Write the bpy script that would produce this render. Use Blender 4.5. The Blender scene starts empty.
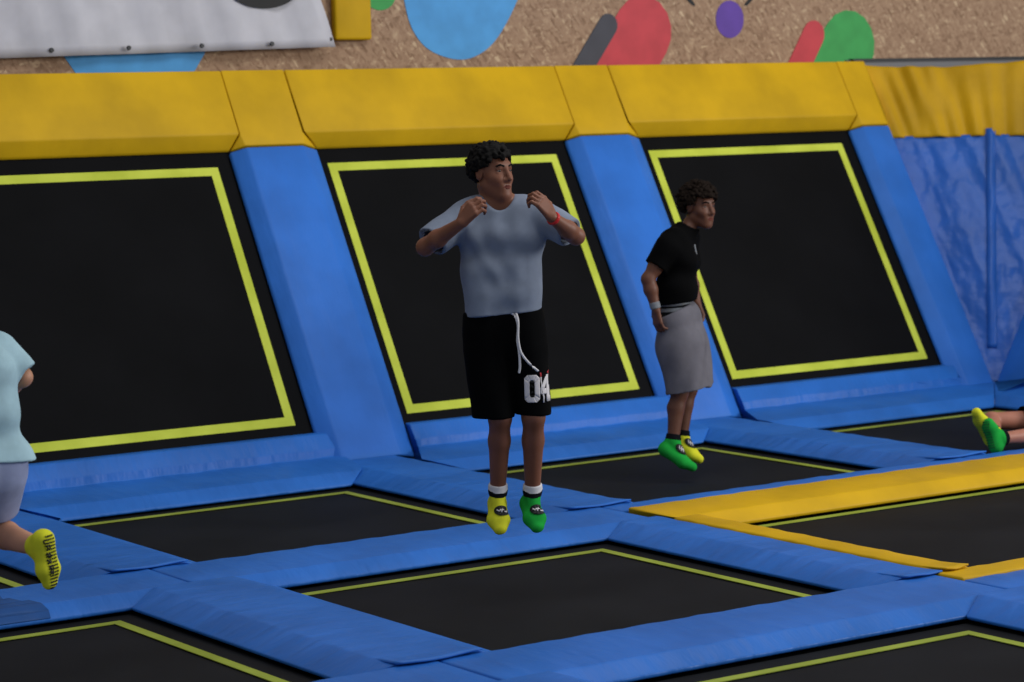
import bpy, bmesh, math, random
import numpy as np
from mathutils import Vector, Matrix, Euler, noise as mnoise
random.seed(4); np.random.seed(4)
C = bpy.context.scene.collection
SC = bpy.context.scene

# ------------------------------------------------------------------ materials
def new_mat(name, col, rough=.5, spec=.5):
    m = bpy.data.materials.new(name); m.use_nodes = True
    b = m.node_tree.nodes['Principled BSDF']
    b.inputs['Base Color'].default_value = (*col, 1); b.inputs['Roughness'].default_value = rough
    b.inputs['Specular IOR Level'].default_value = spec
    return m, m.node_tree, b
def srgb(r, g, b):
    f = lambda c: (c/255/12.92 if c/255 <= .04045 else ((c/255+.055)/1.055)**2.4)
    return (f(r), f(g), f(b))
def noise(nt, scale, detail=3, coord='Object', vec=(1,1,1), rough=.5):
    tc = nt.nodes.new('ShaderNodeTexCoord'); mp = nt.nodes.new('ShaderNodeMapping')
    mp.inputs['Scale'].default_value = vec
    n = nt.nodes.new('ShaderNodeTexNoise'); n.inputs['Scale'].default_value = scale
    n.inputs['Detail'].default_value = detail; n.inputs['Roughness'].default_value = rough
    nt.links.new(tc.outputs[coord], mp.inputs['Vector']); nt.links.new(mp.outputs['Vector'], n.inputs['Vector'])
    return n
def bump(nt, b, src, strength, dist=.01, prev=None):
    bp = nt.nodes.new('ShaderNodeBump'); bp.inputs['Strength'].default_value = strength; bp.inputs['Distance'].default_value = dist
    nt.links.new(src, bp.inputs['Height'])
    if prev: nt.links.new(prev.outputs['Normal'], bp.inputs['Normal'])
    nt.links.new(bp.outputs['Normal'], b.inputs['Normal'])
    return bp
def tint(nt, b, src, ca, cb, lo=.35, hi=.65):
    r = nt.nodes.new('ShaderNodeValToRGB'); e = r.color_ramp.elements
    e[0].position = lo; e[0].color = (*ca, 1); e[1].position = hi; e[1].color = (*cb, 1)
    nt.links.new(src, r.inputs['Fac']); nt.links.new(r.outputs['Color'], b.inputs['Base Color'])
    return r
def vinyl(name, col, rough=.42, wrinkle=.5, vec=(11, 3.5, 3.5), dist=.02):
    m, nt, b = new_mat(name, col, rough, .22)
    n0 = noise(nt, 2.2, 4)
    d = tuple(c*.86 for c in col); u = tuple(min(1, c*1.1) for c in col)
    tint(nt, b, n0.outputs['Fac'], d, u)
    n1 = noise(nt, 1, 3, vec=vec); p = bump(nt, b, n1.outputs['Fac'], wrinkle, dist)
    n2 = noise(nt, 260, 2); bump(nt, b, n2.outputs['Fac'], .12, .002, p)
    return m
M = {}
M['blue'] = vinyl('blue_vinyl', srgb(40, 107, 194), .44, .7)
M['yellow'] = vinyl('yellow_vinyl', srgb(207, 163, 10), .55, .2)
def mesh_mat(name, col):
    m, nt, b = new_mat(name, col, .7, .08)
    n0 = noise(nt, 1.6, 4); tint(nt, b, n0.outputs['Fac'], tuple(c*.8 for c in col), tuple(c*1.25 for c in col))
    n1 = noise(nt, 500, 1); bump(nt, b, n1.outputs['Fac'], .3, .002)
    return m
M['mesh'] = mesh_mat('black_woven_mesh', srgb(26, 27, 30))
M['wallmesh'] = mesh_mat('black_wall_mesh', srgb(11, 11, 13))
M['black'] = mesh_mat('black_border', srgb(12, 12, 14))
M['steel'] = new_mat('dark_steel', srgb(30, 31, 34), .5)[0]
M['galv'] = new_mat('grey_steel', srgb(110, 110, 112), .55)[0]
def tape_mat(name, a, c):
    m, nt, b = new_mat(name, a, .65, .2)
    n0 = noise(nt, 3, 4); tint(nt, b, n0.outputs['Fac'], a, c); return m
M['tape'] = tape_mat('lime_tape', srgb(186, 197, 60), srgb(208, 218, 80)); M['tapef'] = tape_mat('dimmed_lime_tape', srgb(138, 150, 50), srgb(160, 174, 68))  # floor tape: dimmer light at the grazing angle put into its colour
def osb_mat():
    m, nt, b = new_mat('oriented_strand_board', srgb(150, 115, 85), .75, .2)
    L = nt.links
    tc = nt.nodes.new('ShaderNodeTexCoord'); vs = []
    for rot, sc in ((.15, (20, 60, 60)), (1.2, (22, 62, 62)), (2.25, (18, 54, 54))):
        mp = nt.nodes.new('ShaderNodeMapping'); mp.inputs['Rotation'].default_value = (0, rot, 0)
        m2 = nt.nodes.new('ShaderNodeMapping'); m2.inputs['Scale'].default_value = (sc[0], 1, sc[1])
        v = nt.nodes.new('ShaderNodeTexVoronoi'); v.inputs['Scale'].default_value = 1.0
        L.new(tc.outputs['Object'], mp.inputs['Vector']); L.new(mp.outputs['Vector'], m2.inputs['Vector']); L.new(m2.outputs['Vector'], v.inputs['Vector'])
        sp = nt.nodes.new('ShaderNodeSeparateColor'); L.new(v.outputs['Color'], sp.inputs['Color']); vs.append(sp)
    mx = nt.nodes.new('ShaderNodeMix'); mx.data_type = 'FLOAT'; L.new(vs[0].outputs['Green'], mx.inputs['Factor']); L.new(vs[0].outputs['Red'], mx.inputs['A']); L.new(vs[1].outputs['Red'], mx.inputs['B'])
    mx2 = nt.nodes.new('ShaderNodeMix'); mx2.data_type = 'FLOAT'; L.new(vs[2].outputs['Green'], mx2.inputs['Factor']); L.new(mx.outputs['Result'], mx2.inputs['A']); L.new(vs[2].outputs['Red'], mx2.inputs['B'])
    r = nt.nodes.new('ShaderNodeValToRGB'); e = r.color_ramp.elements
    e[0].position = 0; e[0].color = (*srgb(128, 100, 78), 1); e[1].position = 1; e[1].color = (*srgb(204, 178, 146), 1)
    x = r.color_ramp.elements.new(.35); x.color = (*srgb(156, 126, 102), 1); x = r.color_ramp.elements.new(.75); x.color = (*srgb(170, 140, 114), 1)
    L.new(mx2.outputs['Result'], r.inputs['Fac']); L.new(r.outputs['Color'], b.inputs['Base Color'])
    return m
M['osb'] = osb_mat()
def plain(name, rgb, rough=.6, var=.08, spec=.3):
    m, nt, b = new_mat(name, srgb(*rgb), rough, spec); c = srgb(*rgb)
    n0 = noise(nt, 6, 4); tint(nt, b, n0.outputs['Fac'], tuple(v*(1-var) for v in c), tuple(v*(1+var) for v in c)); return m
M['p_blue'] = plain('blue_paint', (78, 155, 215)); M['p_grey'] = plain('dark_grey_paint', (68, 68, 76)); M['p_red'] = plain('red_paint', (196, 66, 74))
M['p_purple'] = plain('purple_paint', (98, 66, 158)); M['p_green'] = plain('green_paint', (62, 158, 82)); M['p_black'] = plain('black_paint', (36, 34, 34))
M['banner'] = plain('white_banner_vinyl', (196, 194, 200), .5, .05)
M['floor'] = plain('grey_concrete', (70, 70, 72), .9, .2)

# ------------------------------------------------------------------ helpers
def link(o, parent=None):
    C.objects.link(o)
    if parent: o.parent = parent
    return o
def mesh_obj(name, verts, faces, mat, parent=None, smooth=False):
    me = bpy.data.meshes.new(name); me.from_pydata([tuple(map(float, v)) for v in verts], [], [tuple(map(int, f)) for f in faces])
    bm = bmesh.new(); bm.from_mesh(me); bmesh.ops.recalc_face_normals(bm, faces=bm.faces); bm.to_mesh(me); bm.free()
    me.materials.append(mat)
    if smooth: me.polygons.foreach_set('use_smooth', [True]*len(me.polygons))
    return link(bpy.data.objects.new(name, me), parent)
def empty(name, loc=(0, 0, 0), rot=(0, 0, 0)):
    o = bpy.data.objects.new(name, None); o.location = loc; o.rotation_euler = rot; o.empty_display_size = .2
    return link(o)
def tag(o, label, cat, group=None):
    o['label'] = label; o['category'] = cat
    if group: o['group'] = group
    return o
def bevel(o, w=.012, seg=3):
    b = o.modifiers.new('soft_edge', 'BEVEL'); b.width = w; b.segments = seg; b.limit_method = 'ANGLE'; b.angle_limit = math.radians(20)
    o.data.polygons.foreach_set('use_smooth', [True]*len(o.data.polygons)); return o
def box(name, lo, hi, mat, parent=None):
    v = [(x, y, z) for x in (lo[0], hi[0]) for y in (lo[1], hi[1]) for z in (lo[2], hi[2])]
    f = [(0, 1, 3, 2), (4, 6, 7, 5), (0, 4, 5, 1), (2, 3, 7, 6), (0, 2, 6, 4), (1, 5, 7, 3)]
    return mesh_obj(name, v, f, mat, parent)
def prism(name, prof, a, b, mat, parent=None, ends=None):
    """closed profile (y,z) extruded along local x from a to b; ends = optional per-point (da, db) shifts"""
    n = len(prof); e = ends or [(0, 0)]*n
    v = [(a+e[i][0], y, z) for i, (y, z) in enumerate(prof)]+[(b+e[i][1], y, z) for i, (y, z) in enumerate(prof)]
    f = [tuple(range(n))[::-1], tuple(range(n, 2*n))]+[(i, (i+1) % n, (i+1) % n+n, i+n) for i in range(n)]
    return mesh_obj(name, v, f, mat, parent)
def ring(name, x0, x1, y0, y1, w, z, mat, parent, th=.003):
    """flat rectangular ring (sewn tape) of width w, outer rectangle given"""
    o_ = [(x0, y0), (x1, y0), (x1, y1), (x0, y1)]; i_ = [(x0+w, y0+w), (x1-w, y0+w), (x1-w, y1-w), (x0+w, y1-w)]
    v = [(*p, z) for p in o_]+[(*p, z) for p in i_]+[(*p, z+th) for p in o_]+[(*p, z+th) for p in i_]
    f = []
    for k in range(4):
        j = (k+1) % 4
        f += [(k, j, 4+j, 4+k), (8+k, 12+k, 12+j, 8+j), (k, 8+k, 8+j, j), (4+k, 4+j, 12+j, 12+k)]
    return mesh_obj(name, v, f, mat, parent)

# ------------------------------------------------------------------ geometry constants (metres)
PX = 2.6                       # pitch of the bays
ROWY = [0.0, -2.49, -5.02]     # rear tape line of each floor row
WALL_O = (0, .815, .298); WALL_A = math.radians(60)
SA, CA = math.sin(WALL_A), math.cos(WALL_A)

# ------------------------------------------------------------------ setting
fl = box('floor', (-14, -16, -1.05), (24, 2.3, -.95), M['floor']); fl['kind'] = 'structure'
wb = box('wall_back', (-14, 2.15, -.95), (24, 2.3, 7.5), M['osb']); wb['kind'] = 'structure'

def paint(name, pts, mat, y=2.15, smoothc=True, th=.004):
    """painted shape on the board wall: outline given as (x,z) control points, rounded by a closed Catmull curve"""
    P = [Vector((a, 0, b)) for a, b in pts]; n = len(P); out = []
    for i in range(n):
        if not smoothc: out.append(P[i]); continue
        p0, p1, p2, p3 = P[i-1], P[i], P[(i+1) % n], P[(i+2) % n]
        for k in range(6):
            t = k/6
            out.append(.5*((2*p1)+(p2-p0)*t+(2*p0-5*p1+4*p2-p3)*t*t+(3*p1-p0-3*p2+p3)*t**3))
    m = len(out); v = [(p.x, y-th, p.z) for p in out]+[(p.x, y, p.z) for p in out]
    f = [tuple(range(m))]+[(i, (i+1) % m, (i+1) % m+m, i+m) for i in range(m)]
    return mesh_obj(name, v, f, mat, wb)
def pill(a, b, r):
    a = Vector(a); b = Vector(b); d = (b-a).normalized(); n = Vector((-d.y, d.x)); out = []
    for k in range(9):
        t = math.pi*k/8; out.append(b+r*(n*math.cos(t)+d*math.sin(t)))
    for k in range(9):
        t = math.pi*k/8; out.append(a+r*(-n*math.cos(t)-d*math.sin(t)))
    return [(p.x, p.y) for p in out]
# murals (painted patches)
p = paint('mural_patch', [(4.38, 3.15), (4.41, 2.92), (4.46, 2.74), (4.56, 2.61), (4.70, 2.54), (4.86, 2.513), (5.00, 2.545), (5.13, 2.63), (5.245, 2.77), (5.36, 2.96), (5.5, 3.2), (5.3, 3.6), (4.7, 3.6)], M['p_blue']); p['label'] = 'large light blue painted drop'
p = paint('mural_patch', pill((5.70, 2.20), (6.115, 2.745), .083), M['p_grey'], smoothc=False, th=.007); p['label'] = 'dark grey painted bar'
p = paint('mural_patch', pill((6.10, 2.26), (6.43, 2.70), .258), M['p_red'], smoothc=False); p['label'] = 'red painted capsule'
p = paint('mural_patch', [(7.235+.20*math.cos(t)*.55-.145*math.sin(t)*.5, 2.785-.10*math.cos(t)*.75-.115*math.sin(t)) for t in [k*math.pi/8 for k in range(16)]], M['p_purple']); p['label'] = 'purple painted oval'
p = paint('mural_patch', pill((8.15, 2.27), (8.40, 2.585), .268), M['p_green'], smoothc=False); p['label'] = 'green painted capsule'
p = paint('mural_patch', pill((7.80, 2.27), (8.05, 2.67), .105), M['p_red'], smoothc=False, th=.007); p['label'] = 'short red painted bar'
p = paint('mural_patch', [(1.86, 2.64), (2.03, 2.40), (2.77, 2.40), (2.95, 2.66)], M['p_blue'], smoothc=False); p['label'] = 'pale blue painted patch under the banner'
p = paint('mural_patch', [(4.22+.12*math.cos(t), 2.95+.10*math.sin(t)) for t in [k*math.pi/6 for k in range(12)]], M['p_green']); p['label'] = 'small green painted blob'
for x in (6.86, 7.43):
    s = 1 if x < 7 else -1
    p = paint('mural_stroke', [(x-s*.08, 3.0), (x-s*.02, 2.925), (x+s*.03, 2.885), (x+s*.05, 2.895), (x, 2.95), (x-s*.04, 3.02)], M['p_black']); p['label'] = 'black painted stroke'

# grey ledge rail at the foot of the board wall, right of the pads
tr = prism('trim_1', [(2.06, 2.40), (2.06, 2.445), (2.15, 2.475), (2.15, 2.40)], 8.36, 13.9, M['galv']); tr['kind'] = 'structure'
tr = prism('trim_2', [(2.09, 2.458), (2.09, 2.478), (2.15, 2.482), (2.15, 2.476)], 8.40, 13.9, M['steel']); tr['kind'] = 'structure'

# white banner with eyelets, black print at its top
def banner():
    root = tag(empty('banner', (1.0, 2.07, 2.6)), 'white vinyl banner with eyelets and black print hung on the board wall', 'banner')
    NX, NZ = 60, 16; v = []; f = []
    for j in range(NZ+1):
        for i in range(NX+1):
            t = i/NX; h = j/NZ
            xr = 2.80-.30*h*1.0
            x = -1.4+t*(xr+1.4)
            zb = -.055+.062*(x+.0)/2.86
            z = zb+h*(.95-zb)
            y = .018*math.sin(5*x+2.2*z)+.012*math.sin(11*x-6*z+1)+.008*math.sin(23*x+9*z)
            v.append((x, y-.06*min(1, max(0, (x-2.4)/.4)), z))
    for j in range(NZ):
        for i in range(NX):
            a = j*(NX+1)+i; f.append((a, a+1, a+NX+2, a+NX+1))
    sh = mesh_obj('sheet', v, f, M['banner'], root, True)
    so = sh.modifiers.new('cloth_thickness', 'SOLIDIFY'); so.thickness = .004
    # black oval print whose lower edge shows
    n = 40; vv = [(2.28+.27*math.cos(2*math.pi*k/n), -.034, .42+.165*math.sin(2*math.pi*k/n)) for k in range(n)]
    pr = mesh_obj('print', vv+[(a, b+.003, c) for a, b, c in vv], [tuple(range(n))]+[(i, (i+1) % n, (i+1) % n+n, i+n) for i in range(n)], M['p_black'], root)
    pr['label'] = 'black oval print'
    for x, z in ((.787, .0), (1.308, .01), (1.819, .02), (2.328, .028), (2.70, .038), (2.765, .055), (2.75, .13)):
        bm = bmesh.new(); bmesh.ops.create_cone(bm, cap_ends=True, segments=14, radius1=.016, radius2=.013, depth=.012)
        bmesh.ops.rotate(bm, verts=bm.verts, matrix=Matrix.Rotation(math.pi/2, 3, 'X')); bmesh.ops.translate(bm, verts=bm.verts, vec=(x, -.03, z))
        me = bpy.data.meshes.new('eyelet'); bm.to_mesh(me); bm.free(); me.materials.append(M['steel']); link(bpy.data.objects.new('eyelet', me), root)
banner()
# yellow padded post on the board wall
pp = bevel(box('padded_post', (3.83, 2.085, 2.65), (4.115, 2.149, 5.2), M['yellow']), .02); tag(pp, 'yellow padded post against the board wall beside the banner', 'post')

# ------------------------------------------------------------------ sloped wall
def wall_root(name, bx, second=False):
    if second: return empty(name, WALL2(bx), (WALL_A, 0, -math.pi/2))
    return empty(name, (bx, WALL_O[1], WALL_O[2]), (WALL_A, 0, 0))
CX, CY = 8.38, .60             # foot of the corner
def WALL2(xl):                 # wall-2 local (x', 0, 0) -> world
    return (CX+(WALL_O[1]-CY), CY-xl, WALL_O[2])
NEARCOL = {0: 'at the far left', 1: 'at left', 2: 'in the middle', 3: 'at right'}
def wall_tramp(root):
    box('jumping_mat', (-.10, -.10, -.015), (1.90, 1.90, 0), M['wallmesh'], root)
    ring('boundary_tape', 0, 1.806, 0, 1.79, .058, .0, M['tape'], root)
    fr = []
    def fb(lo, hi): fr.append((lo, hi))
    v = []; f = []
    for lo, hi in (((-.36, -.02, -.10), (-.12, 2.2, -.03)), ((1.92, -.02, -.10), (2.16, 2.2, -.03)), ((-.12, -.06, -.10), (1.92, .0, -.03)), ((-.12, 1.92, -.10), (1.92, 2.2, -.03))):
        k = len(v); v += [(x, y, z) for x in (lo[0], hi[0]) for y in (lo[1], hi[1]) for z in (lo[2], hi[2])]
        f += [tuple(k+q for q in t) for t in [(0, 1, 3, 2), (4, 6, 7, 5), (0, 4, 5, 1), (2, 3, 7, 6), (0, 2, 6, 4), (1, 5, 7, 3)]]
    mesh_obj('frame', v, f, M['steel'], root)
WL = {0: 'black sloped wall trampoline beyond the left edge', 1: 'black sloped wall trampoline with lime tape, left bay behind the running person',
      2: 'black sloped wall trampoline with lime tape behind the grey shirted jumper',
      3: 'black sloped wall trampoline with lime tape in the right bay beside the vinyl curtain'}
for c in (0, 1, 2, 3):
    r = tag(wall_root('wall_trampoline', c*PX-1.68), WL[c], 'trampoline', 'sloped wall trampolines'); wall_tramp(r)
r = tag(wall_root('wall_trampoline', .45, True), 'black sloped trampoline of the side wall beyond the right edge', 'trampoline'); wall_tramp(r)

colprof = lambda l, fl_, fr_, r, h: [(l, -.005), (l, .022), (fl_, h), (fr_, h), (r, .022), (r, -.005)]
def column_pad(name, x0, prof, v0, v1, mat, label, cat, group, second=False):
    # prism along v: build with local x = v, then rotate so local x -> slope direction
    o = prism(name, prof, 0, v1-v0, mat)
    bevel(o, .012 if mat is M['yellow'] else .014)
    # local axes: X->slope (v), Y->wall x, Z->normal : (v, x, n) is left handed so flip via matrix on verts
    for w in o.data.vertices:
        a, b, n = w.co; w.co = (b, a, n)
    o.data.flip_normals()
    base = Matrix.Translation(Vector(WALL2(x0)) if second else Vector((x0, WALL_O[1], WALL_O[2]))) @ Euler((WALL_A, 0, -math.pi/2 if second else 0)).to_matrix().to_4x4()
    o.matrix_world = base @ Matrix.Translation((0, v0, 0))
    return tag(o, label, cat, group)
M['bluev'] = vinyl('blue_vinyl_upright', srgb(47, 113, 204), .46, .3)
CL = {0: 'blue padded strip left of the first wall trampoline',
      1: 'blue sloped column pad between the left and middle wall trampolines',
      2: 'blue sloped column pad behind the person in black top and grey shorts',
      3: 'blue sloped column pad between the right wall trampoline and the vinyl curtain'}
YL = {0: 'yellow cap above the far left blue column pad',
      1: 'yellow cap above the blue column pad left of the grey shirted jumper',
      2: 'yellow cap above the blue column pad behind the person in black',
      3: 'yellow cap above the last blue column pad beside the curtain'}
def cap_pad(x0, kind, label):
    v0, v1, v2, h = 1.892, 1.972, 2.44, .100
    P = [(.298, v2, h), (.298, v1, h), (.238, v0, .028), (.318, v0, h-.012)]
    P += [(.735, v0, h-.012), (.858, v0, .028), (.752, v1, h), (.752, v2, h)] if kind == 'full' else [(.578, v0, h-.012), (.578, v1, h), (.578, v2, h)]
    n = len(P); B = [(x, y, -.005) for x, y, z in P]
    f = [(0, 1, 3)+((4, 6, 7) if n == 8 else (4, 5, 6)), (1, 2, 3)]+([(4, 5, 6)] if n == 8 else [])
    f += [(i, (i+1) % n, n+(i+1) % n, n+i) for i in range(n)]+[tuple(range(n, 2*n))]
    o = mesh_obj('column_cap_pad', P+B, f, M['yellow']); bevel(o, .008)
    o.location = (x0, WALL_O[1], WALL_O[2]); o.rotation_euler = (WALL_A, 0, 0)
    return tag(o, label, 'pad', 'yellow column caps')
for k in (0, 1, 2, 3):
    x0 = k*PX
    if k < 3: prof = colprof(.23, .325, .73, .865, .085); cap = 'full'
    else: prof = [(.23, -.005), (.23, .022), (.325, .085), (.58, .085), (.585, -.005)]; cap = 'end'
    column_pad('column_pad', x0, prof, -.30, 1.885, M['bluev'], CL[k], 'pad', 'blue column pads')
    cap_pad(x0, cap, YL[k])
# the side wall beyond the corner (its first column shows at the right edge)
column_pad('column_pad', 0, [(.005, -.005), (.01, .085), (.265, .085), (.36, .022), (.36, -.005)], -.30, 1.885, M['bluev'], 'blue sloped column pad of the side wall at the right edge', 'pad', None, True)
column_pad('column_cap_pad', 0, [(.005, -.005), (.005, .100), (.29, .100), (.29, -.005)], 1.888, 2.44, M['yellow'], 'yellow cap of the side wall column beyond the right edge', 'pad', None, True)
def top_pad(k, label, second=False):
    x0 = k*PX; a, b = .765, 2.6+.2965        # from the right side of column k to the left side of column k+1
    v = []
    for x, l in ((a-.008, a+.10), (b, b-.062)):
        v += [(l, 1.894, -.004), (l, 1.896, .02), (x, 1.972, .1), (x, 2.44, .1), (x, 2.44, -.004), (x, 1.972, -.004)]
    n = 6; f = [tuple(range(n)), tuple(range(n, 2*n))]+[(i, (i+1) % n, (i+1) % n+n, i+n) for i in range(n)]
    o = mesh_obj('top_pad', v, f, M['yellow']); bevel(o, .012)
    o.location = WALL2(-.765+.295) if second else (x0, WALL_O[1], WALL_O[2]); o.rotation_euler = (WALL_A, 0, -math.pi/2 if second else 0)
    tag(o, label, 'pad', 'yellow top pads')
top_pad(-1, 'yellow pad along the top of the wall beyond the left edge'); top_pad(3, 'yellow pad along the top of the side wall beyond the right edge', True)
top_pad(0, 'long yellow pad along the top of the left wall trampoline, under the banner')
top_pad(1, 'long yellow pad along the top of the middle wall trampoline, above the grey shirted jumper')
top_pad(2, 'long yellow pad topping the right wall trampoline, under the green and red paint')

# base pads: upper face on the slope, lower face on the floor
XC = lambda k: .45+PX*k        # centres of the lengthwise pads between column k and k+1
def wv(v, n): return (WALL_O[1]+v*CA-n*SA, WALL_O[2]+v*SA+n*CA)
def base_pad(k, label, second=False):
    prof = [wv(-.06, .004), wv(-.095, .058), wv(-.20, .072), (.640, .108), (.25, .098), (.18, .088), (.085, .030), (.085, .012), (.60, .012), wv(-.28, .004)]
    K = k*PX; XL = XC(k-1+1)-PX*0
    c0 = .45+K; c1 = .45+K+PX
    Lx = [c0+.425, c0+.425, c0+.42, c0+.43, c0+.21, c0+.25, c0+.40, c0+.38, c0+.38, c0+.425]
    Rx = [c1-.135, c1-.13, c1-.115, c1-.09, c1-.20, c1-.24, c1-.37, c1-.36, c1-.36, c1-.135]
    if k == 2 and not second:
        Rx = [CX-.33, CX-.27, CX-.26, CX+.038, CX-.352, CX-.422, CX-.517, CX-.517, CX-.002, CX-.33]
    if second:
        Lx = [.37, .365, .36, -.038, .352, .422, .517, .517, .002, .37]; Rx = [2.6]*10
    # subdivide along x for soft creases
    NX = 40; n = len(prof); v = []; f = []
    rng = random.Random(k+7)
    for s in range(NX+1):
        t = s/NX
        for i, (y, z) in enumerate(prof):
            a = Lx[i]; b = Rx[i]; x = a+t*(b-a)
            w = .002*math.sin(17*x+i)+.0012*math.sin(41*x+2*i+k) if i in (2, 3) else 0
            v.append((x, y+w, z+w+(rng.uniform(-.0008, .0008) if i in (2, 3) else 0)))
    for s in range(NX):
        for i in range(n):
            j = (i+1) % n; f.append((s*n+i, s*n+j, (s+1)*n+j, (s+1)*n+i))
    f += [tuple(range(n)), tuple(range(NX*n, NX*n+n))]
    o = mesh_obj('base_pad', v, f, M['blue']); bevel(o, .02)
    if second:
        o.matrix_world = Matrix.Translation((CX, CY, 0)) @ Matrix.Rotation(-math.pi/2, 4, 'Z') @ Matrix.Translation((0, -CY, 0))
    return tag(o, label, 'pad', None if second else 'blue base pads')
base_pad(-1, 'blue folded base pad beyond the left edge behind the running person')
base_pad(0, 'blue folded base pad under the left wall trampoline')
base_pad(1, 'blue folded base pad under the middle wall trampoline behind the jumper legs')
base_pad(2, 'blue folded base pad under the right wall trampoline')
base_pad(3, 'blue folded base pad of the side wall at the right edge, above the lying person', True)

# vinyl curtain filling the corner between the two sloped walls
def curtain():
    P0 = Vector((CX, CY+.02, -.05)); e1 = Vector((0, .5, .866)); e2 = Vector((.5, 0, .866))
    root = tag(empty('vinyl_curtain', P0), 'glossy blue vinyl curtain with yellow top band hanging in the corner', 'curtain')
    nrm = (e2-e1).cross(e1+e2).normalized()
    if nrm.y > 0: nrm = -nrm
    nz = mnoise.noise
    def crease(s, t, q): return .030*nz(Vector((t*6.5*q+1, s*.7, 0)))+.016*nz(Vector((t*13*q, s*1.6+t*3, 4)))+.010*(abs(nz(Vector((t*9*q+s*2.2, s*5-t*4, 8))))-.2)*(1.3-.7*q)+.004*nz(Vector((t*30*q, s*14, 2)))
    def sheet(name, s0, s1, NS, NT, mat, yellow):
        v = []; f = []
        for i in range(NS+1):
            s = s0+(s1-s0)*i/NS
            for j in range(NT+1):
                t = -.06+1.12*j/NT
                sag = 0
                if yellow and s1-s < .5*(s1-s0):
                    sag = -.03*math.sin(math.pi*min(1, max(0, t)*1.6))*(1-(s1-s)/(.5*(s1-s0)))
                p = s*((1-t)*e1+t*e2)
                env = min(1, max(0, t*(1-t)*9))*min(1, s/1.2)
                if yellow:
                    k = (1-t)
                    d = .007*math.sin(62*t+3*math.sin(2.2*s+t*3))+.011*math.sin(27*t+.6*s)+.004*math.sin(110*t*(1-.4*t))
                else:
                    q = s/2.25
                    d = crease(s, t, q)
                p = p+nrm*(d*env)+Vector((0, 0, sag))
                v.append(p)
        for i in range(NS):
            for j in range(NT):
                a = i*(NT+1)+j; f.append((a, a+1, a+NT+2, a+NT+1))
        o = mesh_obj(name, v, f, mat, root, True)
        so = o.modifiers.new('cloth_thickness', 'SOLIDIFY'); so.thickness = .004
        return o
    sheet('blue_sheet', .0, 2.235, 90, 110, M['curtain'], False)
    b = sheet('yellow_band', 2.22, 2.865, 24, 130, M['yellowc'], True); b['label'] = 'yellow upper band'
    # sewn vertical reinforcement strip
    v = []; f = []; N = 50
    for i in range(N+1):
        s = .45+1.83*i/N
        for sd in (-.036, .036):
            c = .5+sd/(.707*s)
            env = min(1, max(0, c*(1-c)*9))*min(1, s/1.2)
            v.append(s*((1-c)*e1+c*e2)+nrm*(crease(s, c, s/2.25)*env+.005))
    for i in range(N): f.append((2*i, 2*i+1, 2*i+3, 2*i+2))
    o = mesh_obj('seam_strip', v, f, M['curtain'], root, True)
    so = o.modifiers.new('cloth_thickness', 'SOLIDIFY'); so.thickness = .006
M['curtain'] = vinyl('blue_curtain_vinyl', srgb(44, 101, 192), .28, .45, (4, 4, 5), .03); M['yellowc'] = vinyl('yellow_curtain_vinyl', srgb(207, 160, 10), .48, .3, (6, 6, 2), .03)
curtain()

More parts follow.
